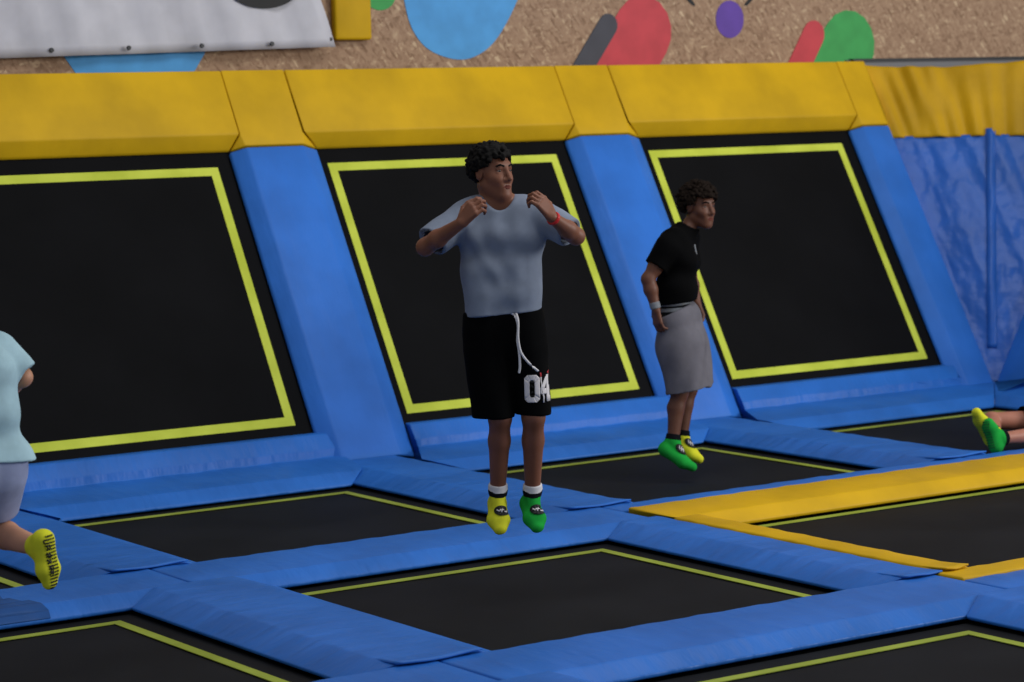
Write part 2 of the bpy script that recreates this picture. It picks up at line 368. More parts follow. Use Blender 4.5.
# ------------------------------------------------------------------ floor trampolines
FT = {(0, 0): 'floor trampoline at the left edge behind the running person yellow sock',
      (1, 0): 'black floor trampoline in front of the left wall trampoline',
      (2, 0): 'black floor trampoline under the person in grey shorts',
      (3, 0): 'black floor trampoline under the lying person legs at right',
      (0, 1): 'black floor trampoline in the lower left corner',
      (1, 1): 'black floor trampoline front and centre in front of the grey shirted jumper',
      (2, 1): 'long black floor trampoline edged with yellow pads at right',
      (1, 2): 'black floor trampoline in the lower right corner', (0, 2): 'black floor trampoline below the bottom edge at left', (2, 2): 'black floor trampoline below the bottom edge at right'}
def floor_tramp(c, r):
    X = PX if (c, r) == (2, 1) else 0          # the yellow edged one runs on past the next pad line
    root = tag(empty('floor_trampoline', (c*PX-.85, ROWY[r]-.835, 0)), FT[(c, r)], 'trampoline', 'floor trampolines')
    # sagging woven mat
    N = 24; v = []; f = []; hx, hy = 1.0, .985
    for i in range(N+1):
        for j in range(N+1):
            a = -1+2*i/N; b = -1+2*j/N
            v.append((a*hx-.04+X*i/N, b*hy-.03, -.012*(1-a*a)*(1-b*b)))
    for i in range(N):
        for j in range(N): k = i*(N+1)+j; f.append((k, k+N+1, k+N+2, k+1))
    o = mesh_obj('jumping_mat', v, f, M['mesh'], root, True)
    ring('boundary_tape', -.965, .85+X, -.90, .835, .05, .001, M['tapef'], root)
    v = []; f = []
    for lo, hi in (((-1.30, -1.25, -.14), (-1.02, 1.25, -.02)), ((1.02+X, -1.25, -.14), (1.30+X, 1.25, -.02)), ((-1.02, -1.25, -.14), (1.02+X, -1.0, -.02)), ((-1.02, 1.0, -.14), (1.02+X, 1.24, -.02))):
        k = len(v); v += [(x, y, z) for x in (lo[0], hi[0]) for y in (lo[1], hi[1]) for z in (lo[2], hi[2])]
        f += [tuple(k+q for q in t) for t in [(0, 1, 3, 2), (4, 6, 7, 5), (0, 4, 5, 1), (2, 3, 7, 6), (0, 2, 6, 4), (1, 5, 7, 3)]]
    for sx in (-1.2, 1.2+X):
        for sy in (-1.15, 1.15):
            k = len(v); lo, hi = (sx-.04, sy-.04, -.95), (sx+.04, sy+.04, -.14)
            v += [(x, y, z) for x in (lo[0], hi[0]) for y in (lo[1], hi[1]) for z in (lo[2], hi[2])]
            f += [tuple(k+q for q in t) for t in [(0, 1, 3, 2), (4, 6, 7, 5), (0, 4, 5, 1), (2, 3, 7, 6), (0, 2, 6, 4), (1, 5, 7, 3)]]
    mesh_obj('frame', v, f, M['steel'], root)
    # black spring cover sheet round the mat
    v = [(-1.3, -1.25, -.018), (1.3+X, -1.25, -.018), (1.3+X, 1.25, -.018), (-1.3, 1.25, -.018), (-.98, -.965, -.006), (.93+X, -.965, -.006), (.93+X, .93, -.006), (-.98, .93, -.006)]
    f = [(k, (k+1) % 4, 4+(k+1) % 4, 4+k) for k in range(4)]
    s = mesh_obj('spring_cover', v, f, M['black'], root)
for key in FT: floor_tramp(*key)

# pads between the floor trampolines
ZT = .085
def soft_pad(name, L, prof, mat, ends=None, seed=0, amp=.0025):
    """long pad with local x along its length 0..L and slightly wavy bevels"""
    NX = max(12, int(L*16)); n = len(prof); v = []; f = []; rng = random.Random(seed)
    e = ends or [(0, 0)]*n
    for s in range(NX+1):
        t = s/NX
        for i, (y, z) in enumerate(prof):
            a = e[i][0]; b = L+e[i][1]; x = a+t*(b-a)
            w = amp*(math.sin(23*x+i*2+seed)+.7*math.sin(41*x+3*i+2*seed)) if z > .05 else 0
            v.append((x, y, z+w*.6))
    for s in range(NX):
        for i in range(n):
            j = (i+1) % n; f.append((s*n+i, s*n+j, (s+1)*n+j, (s+1)*n+i))
    f += [tuple(range(n)), tuple(range(NX*n, NX*n+n))]
    return bevel(mesh_obj(name, v, f, mat), .016)
YC = [-2.07, -4.58]            # centres of the cross pads
full = [(-.32, .030), (-.225, ZT), (.225, ZT), (.32, .030), (.31, .012), (-.31, .012)]
half_far = [(.035, ZT), (.225, ZT), (.32, .030), (.31, .012), (.035, .012)]
def xpad(k, r, prof, mat, label, x0=None, x1=None, name='cross_pad', group='blue pads across the floor', seed=0):
    a = XC(k-1)+.004 if x0 is None else x0; b = XC(k)-.004 if x1 is None else x1
    o = soft_pad(name, b-a, prof, mat, seed=seed); o.location = (a, YC[r], 0)
    return tag(o, label, 'pad', group)
xpad(0, 0, full, M['blue'], 'blue pad across the floor under the running person foot at the left edge', seed=1)
xpad(1, 0, full, M['blue'], 'long blue floor pad just below the grey shirted jumper feet', seed=2)
xpad(2, 0, half_far, M['blue'], 'thin blue strip of floor pad behind the yellow pad', seed=3)
xpad(3, 0, half_far, M['blue'], 'blue strip of floor pad under the lying person green sock', seed=4)
xpad(0, 1, full, M['blue'], 'blue floor pad cut by the bottom edge near the left trampoline', seed=5)
xpad(1, 1, full, M['blue'], 'long blue floor pad across the bottom in front of the centre trampoline', seed=6)
half_near = [(-.32, .030), (-.225, ZT), (.055, ZT), (.055, .012), (-.31, .012)]
xpad(2, 1, half_near, M['blue'], 'blue floor pad at the right edge beside the short yellow pad end', x1=8.2, seed=7)

# lengthwise pads (local x runs towards the camera: rotated -90 deg)
def ypad(k, y_far, y_near, prof, mat, label, name='lengthwise_pad', group='blue pads along the floor', seed=0, ends=None, cx=None):
    o = soft_pad(name, y_far-y_near, prof, mat, seed=seed, ends=ends)
    o.location = (XC(k) if cx is None else cx, y_far, 0); o.rotation_euler = (0, 0, -math.pi/2)
    return tag(o, label, 'pad', group)
# with -90 rotation local +y -> world +x ; local +x -> world -y
zt = ZT+.006
yfull = [(-.355, .030), (-.19, zt), (.20, zt), (.385, .030), (.37, .012), (-.34, .012)]
def end_flap(pad, L, y0, y1, mat, z=zt):
    """loose vinyl tongue at the near end of a lengthwise pad, lying over the cross pad with a lifted edge"""
    v = []; f = []; NY, NX = 16, 5
    for top in (1, 0):
        for j in range(NX+1):
            for i in range(NY+1):
                t = i/NY; u = j/NX; y = y0+(y1-y0)*t
                lift = -.004+.016*u*u*(.8+.2*math.sin(6*t+y1*9))
                v.append((L-.26+.285*u+.006*math.sin(5*t), y, z+lift+(.002 if top else -.006)))
    n = (NY+1)*(NX+1)
    for j in range(NX):
        for i in range(NY):
            a = j*(NY+1)+i; f.append((a, a+1, a+NY+2, a+NY+1)); f.append((n+a, n+a+NY+1, n+a+NY+2, n+a+1))
    rim = [j*(NY+1) for j in range(NX+1)]+[NX*(NY+1)+i for i in range(1, NY+1)]+[j*(NY+1)+NY for j in range(NX-1, -1, -1)]+[i for i in range(NY-1, 0, -1)]
    for a, b in zip(rim, rim[1:]+rim[:1]): f.append((a, b, n+b, n+a))
    return mesh_obj('end_flap', v, f, mat, pad, True)
LP = {(0, 0): 'blue floor pad left of the trampoline below the left wall bay',
      (1, 0): 'blue floor pad running behind the grey shirted jumper shins',
      (2, 0): 'blue floor pad right of the person in grey shorts',
      (0, 1): 'blue floor pad between the lower left and centre trampolines',
      (1, 2): 'blue floor pad at the right edge by the lower right trampoline', (0, 2): 'blue floor pad below the bottom edge', (-1, 0): 'blue floor pad beyond the left edge', (-1, 1): 'blue floor pad beyond the left edge at the front'}
row_far = [.57, -2.298, -4.808]; row_near = [-1.842, -4.352, -6.9]
MIT = lambda far: [(.095 if far else .12, -.095), (0, 0), (0, 0), (.095 if far else .12, -.095), (.09, -.09), (.09, -.09)]
for (k, r), lab in LP.items():
    o = ypad(k, row_far[r], row_near[r], yfull, M['blue'], lab, seed=10+k+3*r, ends=MIT(r > 0))
    if r < 2: end_flap(o, row_far[r]-row_near[r], -.188, .198, M['blue'])
yleft = [(-.355, .030), (-.19, zt), (.035, zt), (.035, .012), (-.34, .012)]
o = ypad(1, -2.298, -4.352, yleft, M['blue'], 'blue half pad beside the narrow yellow strip, right of the jumper feet', seed=21, ends=[(.095, -.095), (0, 0), (0, 0), (0, 0), (.09, -.09)])
end_flap(o, 2.054, -.188, .03, M['blue'])
# yellow pads round the right trampoline
yright = [(.040, .012), (.040, .097), (.19, .097), (.385, .030), (.37, .012)]
o = ypad(1, -2.424, -4.352, yright, M['yellow'], 'narrow yellow pad running toward the camera beside the blue half pad', name='yellow_floor_pad', group=None, seed=22, ends=[(0, 0), (0, 0), (0, 0), (.06, -.095), (.06, -.09)])
end_flap(o, 1.928, .045, .188, M['yellow'], .097)
yx = [(-.42, .030), (-.350, .095), (.030, .100), (.030, .012), (-.40, .012)]
o = soft_pad('yellow_floor_pad', 6.0, yx, M['yellow'], seed=23, ends=[(0.36, 0), (0.0, 0), (0, 0), (0, 0), (0.34, 0)]); o.location = (3.09, -2.07, 0)
tag(o, 'long yellow floor pad crossing right behind the yellow edged trampoline', 'pad')
yn = [(.06, .012), (.06, .092), (.225, .092), (.32, .030), (.31, .012)]
o = soft_pad('yellow_floor_pad', 5.1, yn, M['yellow'], seed=24); o.location = (3.055, -4.58, 0)
tag(o, 'short yellow floor pad end at the right edge beside the blue pads', 'pad')

# ------------------------------------------------------------------ soft-body modeller: signed distance fields -> surface nets
V3 = lambda p: np.array(p, dtype=np.float64)
def nrm3(v): v = V3(v); return v/np.linalg.norm(v)
def cap(a, b, ra, rb=None, k=.02, flat=None, clips=(), sub=False):
    return dict(t='c', a=V3(a), b=V3(b), ra=ra, rb=ra if rb is None else rb, k=k, flat=flat, clips=clips, sub=sub)
def ell(c, r, R=None, k=.02, clips=(), sub=False):
    return dict(t='e', c=V3(c), r=V3(r), R=np.eye(3) if R is None else np.array(R, dtype=np.float64), k=k, clips=clips, sub=sub)
def grow(prims, g, clips=()):
    o = []
    for p in prims:
        q = dict(p); q['clips'] = clips
        if p['t'] == 'c': q['ra'] = p['ra']+g; q['rb'] = p['rb']+g
        else: q['r'] = p['r']+g
        o.append(q)
    return o
def prim_bounds(p):
    if p['t'] == 'c':
        m = max(p['ra'], p['rb']); return np.minimum(p['a'], p['b'])-m, np.maximum(p['a'], p['b'])+m
    e = np.sqrt(((p['R']*p['r'])**2).sum(1)); return p['c']-e, p['c']+e
def prim_eval(p, X, Y, Z, clip=True):
    if p['t'] == 'c':
        a, b = p['a'], p['b']; d = b-a; L = float(d@d)+1e-12
        x, y, z = X-a[0], Y-a[1], Z-a[2]
        t = np.clip((x*d[0]+y*d[1]+z*d[2])/L, 0, 1)
        x, y, z = x-t*d[0], y-t*d[1], z-t*d[2]
        if p['flat'] is not None:                      # (axis, factor): flatter along axis
            n, s = p['flat']; q = (x*n[0]+y*n[1]+z*n[2])*(1/s-1)
            x, y, z = x+q*n[0], y+q*n[1], z+q*n[2]
        o = np.sqrt(x*x+y*y+z*z)-(p['ra']+(p['rb']-p['ra'])*t)
        if p['flat'] is not None: o = o*(.5+.5*p['flat'][1])
    else:
        c, r, R = p['c'], p['r'], p['R']; x, y, z = X-c[0], Y-c[1], Z-c[2]
        q = [(x*R[0, i]+y*R[1, i]+z*R[2, i])/r[i] for i in range(3)]
        k0 = np.sqrt(q[0]**2+q[1]**2+q[2]**2); k1 = np.sqrt((q[0]/r[0])**2+(q[1]/r[1])**2+(q[2]/r[2])**2)+1e-9
        o = k0*(k0-1)/k1
    if clip:
        for pt, n in p['clips']:
            n = nrm3(n); o = np.maximum(o, (X-pt[0])*n[0]+(Y-pt[1])*n[1]+(Z-pt[2])*n[2])
    return o
def field(prims, lo, shape, h, clip=True):
    F = np.full(shape, .3, dtype=np.float32)
    ax = [lo[i]+h*np.arange(shape[i]) for i in range(3)]
    for p in prims:
        a, b = prim_bounds(p); m = p['k']+4*h
        i0 = [max(0, int((a[i]-m-lo[i])/h)) for i in range(3)]; i1 = [min(shape[i], int((b[i]+m-lo[i])/h)+2) for i in range(3)]
        if any(i0[i] >= i1[i] for i in range(3)): continue
        sl = tuple(slice(i0[i], i1[i]) for i in range(3))
        X = ax[0][sl[0]][:, None, None]; Y = ax[1][sl[1]][None, :, None]; Z = ax[2][sl[2]][None, None, :]
        d = prim_eval(p, X, Y, Z, clip); f = F[sl]; k = p['k']
        if p['sub']:
            g = -f; hh = np.maximum(k-np.abs(g-d), 0)/k; F[sl] = -(np.minimum(g, d)-hh*hh*k*.25)
        else:
            hh = np.maximum(k-np.abs(f-d), 0)/k; F[sl] = np.minimum(f, d)-hh*hh*k*.25
    return F, ax
def surface_nets(F, lo, h):
    S = F < 0; n = [s-1 for s in F.shape]
    cnt = np.zeros(n, dtype=np.int8)
    offs = [(i, j, k) for i in (0, 1) for j in (0, 1) for k in (0, 1)]
    for i, j, k in offs: cnt += S[i:i+n[0], j:j+n[1], k:k+n[2]]
    act = (cnt > 0) & (cnt < 8); I, J, K = np.nonzero(act)
    idx = np.full(n, -1, dtype=np.int64); idx[I, J, K] = np.arange(len(I))
    val = {o: F[I+o[0], J+o[1], K+o[2]].astype(np.float64) for o in offs}
    acc = np.zeros((len(I), 3)); num = np.zeros(len(I))
    for o in offs:
        for axn in range(3):
            if o[axn]: continue
            q = list(o); q[axn] = 1; q = tuple(q); va, vb = val[o], val[q]
            m = (va < 0) != (vb < 0); t = np.where(m, va/np.where(m, va-vb, 1), 0)
            pos = np.array(o, dtype=np.float64)[None, :].repeat(len(I), 0); pos[:, axn] += t
            acc[m] += pos[m]; num[m] += 1
    P = (np.stack([I, J, K], 1)+acc/num[:, None])*h+np.array(lo)
    Q = []
    for axn in range(3):
        u, v = (axn+1) % 3, (axn+2) % 3
        a = [slice(1, -1)]*3; b = [slice(1, -1)]*3; a[axn] = slice(0, -1); b[axn] = slice(1, None)
        sa, sb = S[tuple(a)], S[tuple(b)]
        e = np.array(np.nonzero(sa != sb)); base = e.copy()
        for t in range(3):
            if t != axn: base[t] += 1
        flip = sa[tuple(e)]
        def c(du, dv):
            g = base.copy(); g[u] += du; g[v] += dv; return idx[g[0], g[1], g[2]]
        q = np.stack([c(-1, -1), c(0, -1), c(0, 0), c(-1, 0)], 1); q[~flip] = q[~flip][:, ::-1]; Q.append(q)
    Q = np.concatenate(Q); Q = Q[(Q >= 0).all(1)]
    return P, Q
def vnoise(P, seed):
    """value noise at the points P"""
    def hsh(i, j, k):
        n = (i*374761393+j*668265263+k*2147483647+seed*1274126177) & 0x7fffffff
        n = (n ^ (n >> 13))*1274126177 & 0x7fffffff
        return ((n ^ (n >> 16)) & 0xffff)/65535.0
    B = np.floor(P).astype(np.int64); f = P-B; f = f*f*(3-2*f); o = 0
    for i in (0, 1):
        for j in (0, 1):
            for k in (0, 1):
                w_ = (f[:, 0] if i else 1-f[:, 0])*(f[:, 1] if j else 1-f[:, 1])*(f[:, 2] if k else 1-f[:, 2])
                o = o+w_*hsh(B[:, 0]+i, B[:, 1]+j, B[:, 2]+k)
    return o*2-1
def np_mesh(name, P, Q, mat, parent):
    me = bpy.data.meshes.new(name)
    me.vertices.add(len(P)); me.vertices.foreach_set('co', P.astype(np.float32).ravel())
    me.loops.add(Q.size); me.loops.foreach_set('vertex_index', Q.astype(np.int32).ravel())
    me.polygons.add(len(Q)); me.polygons.foreach_set('loop_start', np.arange(0, Q.size, 4, dtype=np.int32))
    me.update(calc_edges=True); me.validate(); me.polygons.foreach_set('use_smooth', [True]*len(me.polygons))
    me.materials.append(mat)
    return link(bpy.data.objects.new(name, me), parent)
def sculpt(name, prims, mat, parent=None, h=.005, hollow=None, folds=None, smooth=0):
    if name == 'person': smooth = 1
    B = [prim_bounds(p) for p in prims if not p['sub']]
    lo = np.min([b[0] for b in B], 0)-.02; hi = np.max([b[1] for b in B], 0)+.02
    shape = tuple(int(np.ceil((hi[i]-lo[i])/h))+2 for i in range(3))
    F, ax = field(prims, lo, shape, h)
    if hollow:
        Fu, _ = field(prims, lo, shape, h, False); F = np.maximum(F, -(Fu+hollow))
    P, Q = surface_nets(F, lo, h)
    if folds:
        inner = np.zeros(len(P), bool)
        if hollow:
            g = (P-lo)/h-1e-6; ii = np.clip(np.floor(g).astype(int), 0, np.array(shape)-2); fr = g-ii; val = 0
            for a_ in (0, 1):
                for b_ in (0, 1):
                    for c_ in (0, 1): val = val+Fu[ii[:, 0]+a_, ii[:, 1]+b_, ii[:, 2]+c_]*(fr[:, 0] if a_ else 1-fr[:, 0])*(fr[:, 1] if b_ else 1-fr[:, 1])*(fr[:, 2] if c_ else 1-fr[:, 2])
            inner = val < -hollow*.5
        # push the surface along its own normal with the fold function
        e1 = P[Q[:, 2]]-P[Q[:, 0]]; e2 = P[Q[:, 3]]-P[Q[:, 1]]; fn = np.cross(e1, e2)
        N = np.zeros_like(P)
        for c in range(4): np.add.at(N, Q[:, c], fn)
        N /= np.linalg.norm(N, axis=1)[:, None]+1e-12
        N[:, 2] = 0; P = P+N*((folds(P)+.004)*np.where(inner, -1, 1))[:, None]
    for _ in range(smooth):
        A = np.zeros_like(P); n = np.zeros(len(P))
        for c in range(4):
            for d in (1, 3):
                np.add.at(A, Q[:, c], P[Q[:, (c+d) % 4]]); np.add.at(n, Q[:, c], 1)
        P = .5*P+.5*A/n[:, None]
    return np_mesh(name, P, Q, mat, parent)

def frame_from(f, up=(0, 0, 1)):
    """columns: left side, forward, up"""
    f = nrm3(f); s = nrm3(np.cross(up, f)); u = np.cross(f, s); return np.stack([s, f, u], 1)
def head_prims(c, Rh, q=1.0):
    W = lambda s, f, u: c+Rh@(q*np.array([s, f, u]))
    o = [ell(W(0, -.008, .035), q*np.array([.075, .095, .088]), Rh, .02),
         ell(W(0, .034, -.03), q*np.array([.060, .060, .084]), Rh, .03),
         cap(W(0, .072, -.093), W(0, .074, -.100), q*.021, k=.03*q)]
    for s in (-1, 1):
        o += [cap(W(s*.048, .0, -.052), W(s*.016, .068, -.097), q*.020, q*.017, k=.03*q),
              cap(W(s*.044, .056, -.02), W(s*.034, .070, -.03), q*.021, k=.025*q)]
    o += [cap(W(-.03, .079, .034), W(.03, .079, .034), q*.013, k=.02*q),
          cap(W(-.014, .075, -.064), W(.014, .075, -.064), q*.020, k=.02*q)]
    for s in (-1, 1): o.append(ell(W(s*.033, .112, .010), q*np.array([.019, .024, .013]), Rh, .012*q, sub=True))
    for s in (-1, 1):
        o += [cap(W(s*.020, .0850, .0185), W(s*.034, .0868, .0205), q*.0042, k=.005*q), cap(W(s*.034, .0868, .0205), W(s*.047, .0800, .0165), q*.0042, k=.005*q), cap(W(s*.022, .0845, .0015), W(s*.045, .0800, .0030), q*.0040, k=.005*q)]
    o += [cap(W(0, .092, .018), W(0, .114, -.027), q*.0085, q*.0115, k=.012*q), cap(W(-.011, .100, -.034), W(.011, .100, -.034), q*.009, k=.01*q)]
    for s in (-1, 1):
        o.append(ell(W(s*.078, -.004, .0), q*np.array([.009, .021, .032]), Rh, .008*q))
        o.append(ell(W(s*.089, .002, .004), q*np.array([.006, .010, .018]), Rh, .006*q, sub=True))
    return o
def face_parts(body, c, Rh, q, lipmat, browmat):
    W = lambda s, f, u: c+Rh@(q*np.array([s, f, u]))
    for s in (-1, 1):
        e = W(s*.033, .0735, .010); bm = bmesh.new(); bmesh.ops.create_uvsphere(bm, u_segments=20, v_segments=12, radius=.0135*q)
        me = bpy.data.meshes.new('eye'); bm.to_mesh(me); bm.free(); me.materials.append(M['eye']); me.materials.append(M['iris'])
        gaze = nrm3(Rh@np.array([0, 1, 0]))
        for p in me.polygons:
            if V3(p.center)@gaze > .0110*q: p.material_index = 1
            p.use_smooth = True
        o = link(bpy.data.objects.new('eye', me), body); o.location = e
        sculpt('eyebrow', [cap(W(s*.016, .094, .031), W(s*.036, .091, .037), .005*q, .0045*q, k=.004), cap(W(s*.036, .091, .037), W(s*.052, .078, .031), .0045*q, .003*q, k=.004)], browmat, body, .003)
    L = []
    for s in (-1, 1):
        L += [cap(W(s*.024, .0930, -.0625), W(s*.007, .0985, -.0590), .0030*q, .0042*q, k=.003), cap(W(s*.007, .0985, -.0590), W(0, .0990, -.0605), .0042*q, .0040*q, k=.003),
              cap(W(s*.024, .0930, -.0645), W(s*.007, .0970, -.0695), .0030*q, .0050*q, k=.003), cap(W(s*.007, .0970, -.0695), W(0, .0972, -.0700), .0050*q, k=.003)]
    sculpt('lips', L, lipmat, body, .0025)
def hair_obj(name, body, c, Rh, q, mat, thick, lump, front, side, seed, count):
    """curly hair: a cap over the skull covered with rounded curls"""
    rng = np.random.RandomState(seed); W = lambda v: c+Rh@(q*np.array(v)); pr = []
    cc = np.array([0, -.010, .038]); rr = np.array([.076, .096, .088])
    pr.append(ell(W(cc), q*(rr+thick*.35), Rh, .01, clips=[(W((0, .055, front)), Rh@np.array([0, .55, -.84])), (W((0, -.02, side)), Rh@np.array([0, .25, -.97]))]))
    for sg in (-1, 1): pr.append(ell(W((sg*.080, .012, -.012)), q*np.array([.034, .040, .036]), Rh, .006, sub=True))
    n = 0
    while n < count:
        d = rng.normal(size=3); d /= np.linalg.norm(d)
        p = cc+d*(rr+thick*(.35+.55*rng.rand()))
        lim = side if p[1] < -.035 else (.018 if p[1] < .034 else .018+(front-.018)*min(1, (p[1]-.034)/.03))
        if p[2] < lim: continue
        pr.append(cap(W(p), W(p+rng.normal(size=3)*lump*.5), q*lump*(.7+.5*rng.rand()), k=.004)); n += 1
    pr = [p for p in pr if not p['sub']][:1]+[p for p in pr if p['sub']]+[p for p in pr if not p['sub']][1:]
    return sculpt(name, pr, mat, body, .0035)
def hand_prims(w, d, n, thumb, curl=(.6, .9, .7), q=1.0, spread=.0):
    """w wrist, d towards the knuckles, n back of the hand, thumb = +1/-1 side"""
    d = nrm3(d); n = V3(n)-d*float(V3(n)@d); n = nrm3(n); s = np.cross(d, n)*thumb; w = V3(w); o = []
    ln = (.92, 1.0, .95, .76)
    for i in range(4):
        off = (.030-.0200*i)*q; kn = w+d*(.088-.004*abs(i-1))*q+s*off
        o.append(cap(w+d*.012*q+s*off*.55, kn, .0135*q, .0115*q, k=.012, flat=None))
        a = 0; p = kn; sp = s*(1.5-i)*spread
        for L, c, r0, r1 in zip((.044, .027, .021), curl, (.0098, .0088, .0080), (.0088, .0080, .0068)):
            a += c*(1+.06*i); dd = nrm3(d*math.cos(a)-n*math.sin(a)+sp); e = p+dd*L*ln[i]*q
            o.append(cap(p, e, r0*q, r1*q, k=.003)); p = e
    t0 = w+d*.022*q+s*.022*q; t1 = t0+nrm3(d*.62+s*.75-n*.35)*.040*q; t2 = t1+nrm3(d*.85+s*.25-n*.45)*.031*q; t3 = t2+nrm3(d*.8-s*.05-n*.55)*.024*q
    o += [cap(t0, t1, .0145*q, .0115*q, k=.01), cap(t1, t2, .0105*q, .0095*q, k=.004), cap(t2, t3, .0095*q, .0075*q, k=.004)]
    return o
def arm_prims(sh, el, wr, q=1.0):
    sh, el, wr = V3(sh), V3(el), V3(wr); m = el+.35*(wr-el)
    return [cap(sh, el, .047*q, .037*q, k=.03), cap(sh+.25*(el-sh), sh+.6*(el-sh), .044*q, .043*q, k=.03), cap(el, m, .038*q, .039*q, k=.02), cap(m, wr, .039*q, .025*q, k=.02)]
def leg_prims(hp, kn, an, back, q=1.0):
    hp, kn, an = V3(hp), V3(kn), V3(an); b = nrm3(back); m = kn+.33*(an-kn)+b*.014*q
    return [cap(hp, kn, .080*q, .049*q, k=.03), cap(kn, kn, .048*q, k=.02), cap(kn+b*.004, m, .042*q, .047*q, k=.02), cap(m, an, .047*q, .029*q, k=.02), cap(kn, an, .041*q, .029*q, k=.02)]
def foot_prims(an, heel, ball, toe, side, q=1.0, g=0.0, clips=()):
    """ankle, heel, ball and toe points; side = sideways direction of the foot; g grows it (for the sock)"""
    an, heel, ball, toe = V3(an), V3(heel), V3(ball), V3(toe); s = nrm3(side); o = []
    o += [cap(an, heel, .029*q+g, .029*q+g, k=.02, clips=clips), cap(heel, ball, .028*q+g, .024*q+g, k=.03, clips=clips), cap(an, ball, .029*q+g, .025*q+g, k=.02, clips=clips)]
    for t in (-1, 1):
        o += [cap(heel+s*t*.008*q, ball+s*t*.022*q, .026*q+g, .022*q+g, k=.02, clips=clips), cap(ball+s*t*.022*q, toe+s*t*.009*q-(toe-ball)*(.10 if t > 0 else .0), .023*q+g, .0175*q+g, k=.02, clips=clips)]
    return o
def sock(body, leg, foot, an, shin, mat, top, parts, ext=.005):
    """grown copy of the foot, cut at `top` above the ankle along the shin; parts = [(name, from, to, mat)]"""
    an = V3(an); u = nrm3(shin)
    so = sculpt('sock', grow(leg+foot, ext, [(an+u*top, u)]), mat, body, .004)
    for nm, a, b, m in parts:
        sculpt(nm, grow(leg[2:]+foot[:3], ext+.0015, [(an+u*a, -u), (an+u*b, u)]), m, so, .0035)
    return so
def decal(name, target, parent, polys, origin, ux, uy, cast, mat, lift=.004, sub=5):
    """print on a surface: polys are quads in (a,b) metres on the plane origin+a*ux+b*uy, dropped along cast onto the target mesh"""
    from mathutils.bvhtree import BVHTree
    me = target.data; bvh = BVHTree.FromPolygons([v.co.copy() for v in me.vertices], [tuple(p.vertices) for p in me.polygons])
    O, ux, uy, cd = Vector(origin), Vector(ux).normalized(), Vector(uy).normalized(), Vector(cast).normalized(); v = []; f = []
    for (p0, p1, p2, p3) in polys:
        b = len(v); ok = True
        for i in range(sub+1):
            for j in range(sub+1):
                s, t = i/sub, j/sub
                a_ = [(p0[c]*(1-s)+p1[c]*s)*(1-t)+(p3[c]*(1-s)+p2[c]*s)*t for c in (0, 1)]
                w_ = O+ux*a_[0]+uy*a_[1]; hit = bvh.ray_cast(w_-cd*.6, cd)
                if hit[0] is None: hit = bvh.find_nearest(w_)
                v.append(hit[0]-cd*lift)
        for i in range(sub):
            for j in range(sub): k = b+i*(sub+1)+j; f.append((k, k+sub+1, k+sub+2, k+1))
    o = mesh_obj(name, v, f, mat, parent, True)
    so = o.modifiers.new('print_thickness', 'SOLIDIFY'); so.thickness = .0015
    return o
def bar(x0, y0, x1, y1, w_):
    d = Vector((x1-x0, y1-y0)).normalized(); n = Vector((-d.y, d.x))*w_/2
    return ((x0-n.x, y0-n.y), (x1-n.x, y1-n.y), (x1+n.x, y1+n.y), (x0+n.x, y0+n.y))
def oval(rx, ry, n=10):
    o = []
    for k in range(n):
        a, b = 2*math.pi*k/n, 2*math.pi*(k+1)/n
        o.append(((0, 0), (rx*math.cos(a), ry*math.sin(a)), (rx*math.cos((a+b)/2), ry*math.sin((a+b)/2)), (rx*math.cos(b), ry*math.sin(b))))
    return o
def ringprint(hw, hh, th, cut):
    """block numeral 0: octagonal ring"""
    o_ = [(-hw+cut, -hh), (hw-cut, -hh), (hw, -hh+cut), (hw, hh-cut), (hw-cut, hh), (-hw+cut, hh), (-hw, hh-cut), (-hw, -hh+cut)]
    i_ = [(x*(1-th/hw), y*(1-th/hh)) for x, y in o_]
    return [(o_[k], o_[(k+1) % 8], i_[(k+1) % 8], i_[k]) for k in range(8)]
def tube(name, pts, r, mat, parent, seg=8):
    P = [Vector(p) for p in pts]; out = []
    for i in range(len(P)-1):
        p0, p1, p2, p3 = P[max(i-1, 0)], P[i], P[i+1], P[min(i+2, len(P)-1)]
        for k in range(5):
            t = k/5; out.append(.5*((2*p1)+(p2-p0)*t+(2*p0-5*p1+4*p2-p3)*t*t+(3*p1-p0-3*p2+p3)*t**3))
    out.append(P[-1]); v = []; f = []
    for i, p in enumerate(out):
        d = (out[min(i+1, len(out)-1)]-out[max(i-1, 0)]).normalized(); a = d.orthogonal().normalized(); b = d.cross(a)
        for k in range(seg): v.append(p+r*(a*math.cos(2*math.pi*k/seg)+b*math.sin(2*math.pi*k/seg)))
    for i in range(len(out)-1):
        for k in range(seg): f.append((i*seg+k, i*seg+(k+1) % seg, (i+1)*seg+(k+1) % seg, (i+1)*seg+k))
    f += [tuple(range(seg)), tuple(range((len(out)-1)*seg, len(out)*seg))]
    return mesh_obj(name, v, f, mat, parent, True)
def place(o, loc, label, group=None):
    o.location = loc; o.rotation_euler = (0, 0, -.5933); return tag(o, label, 'person', group)

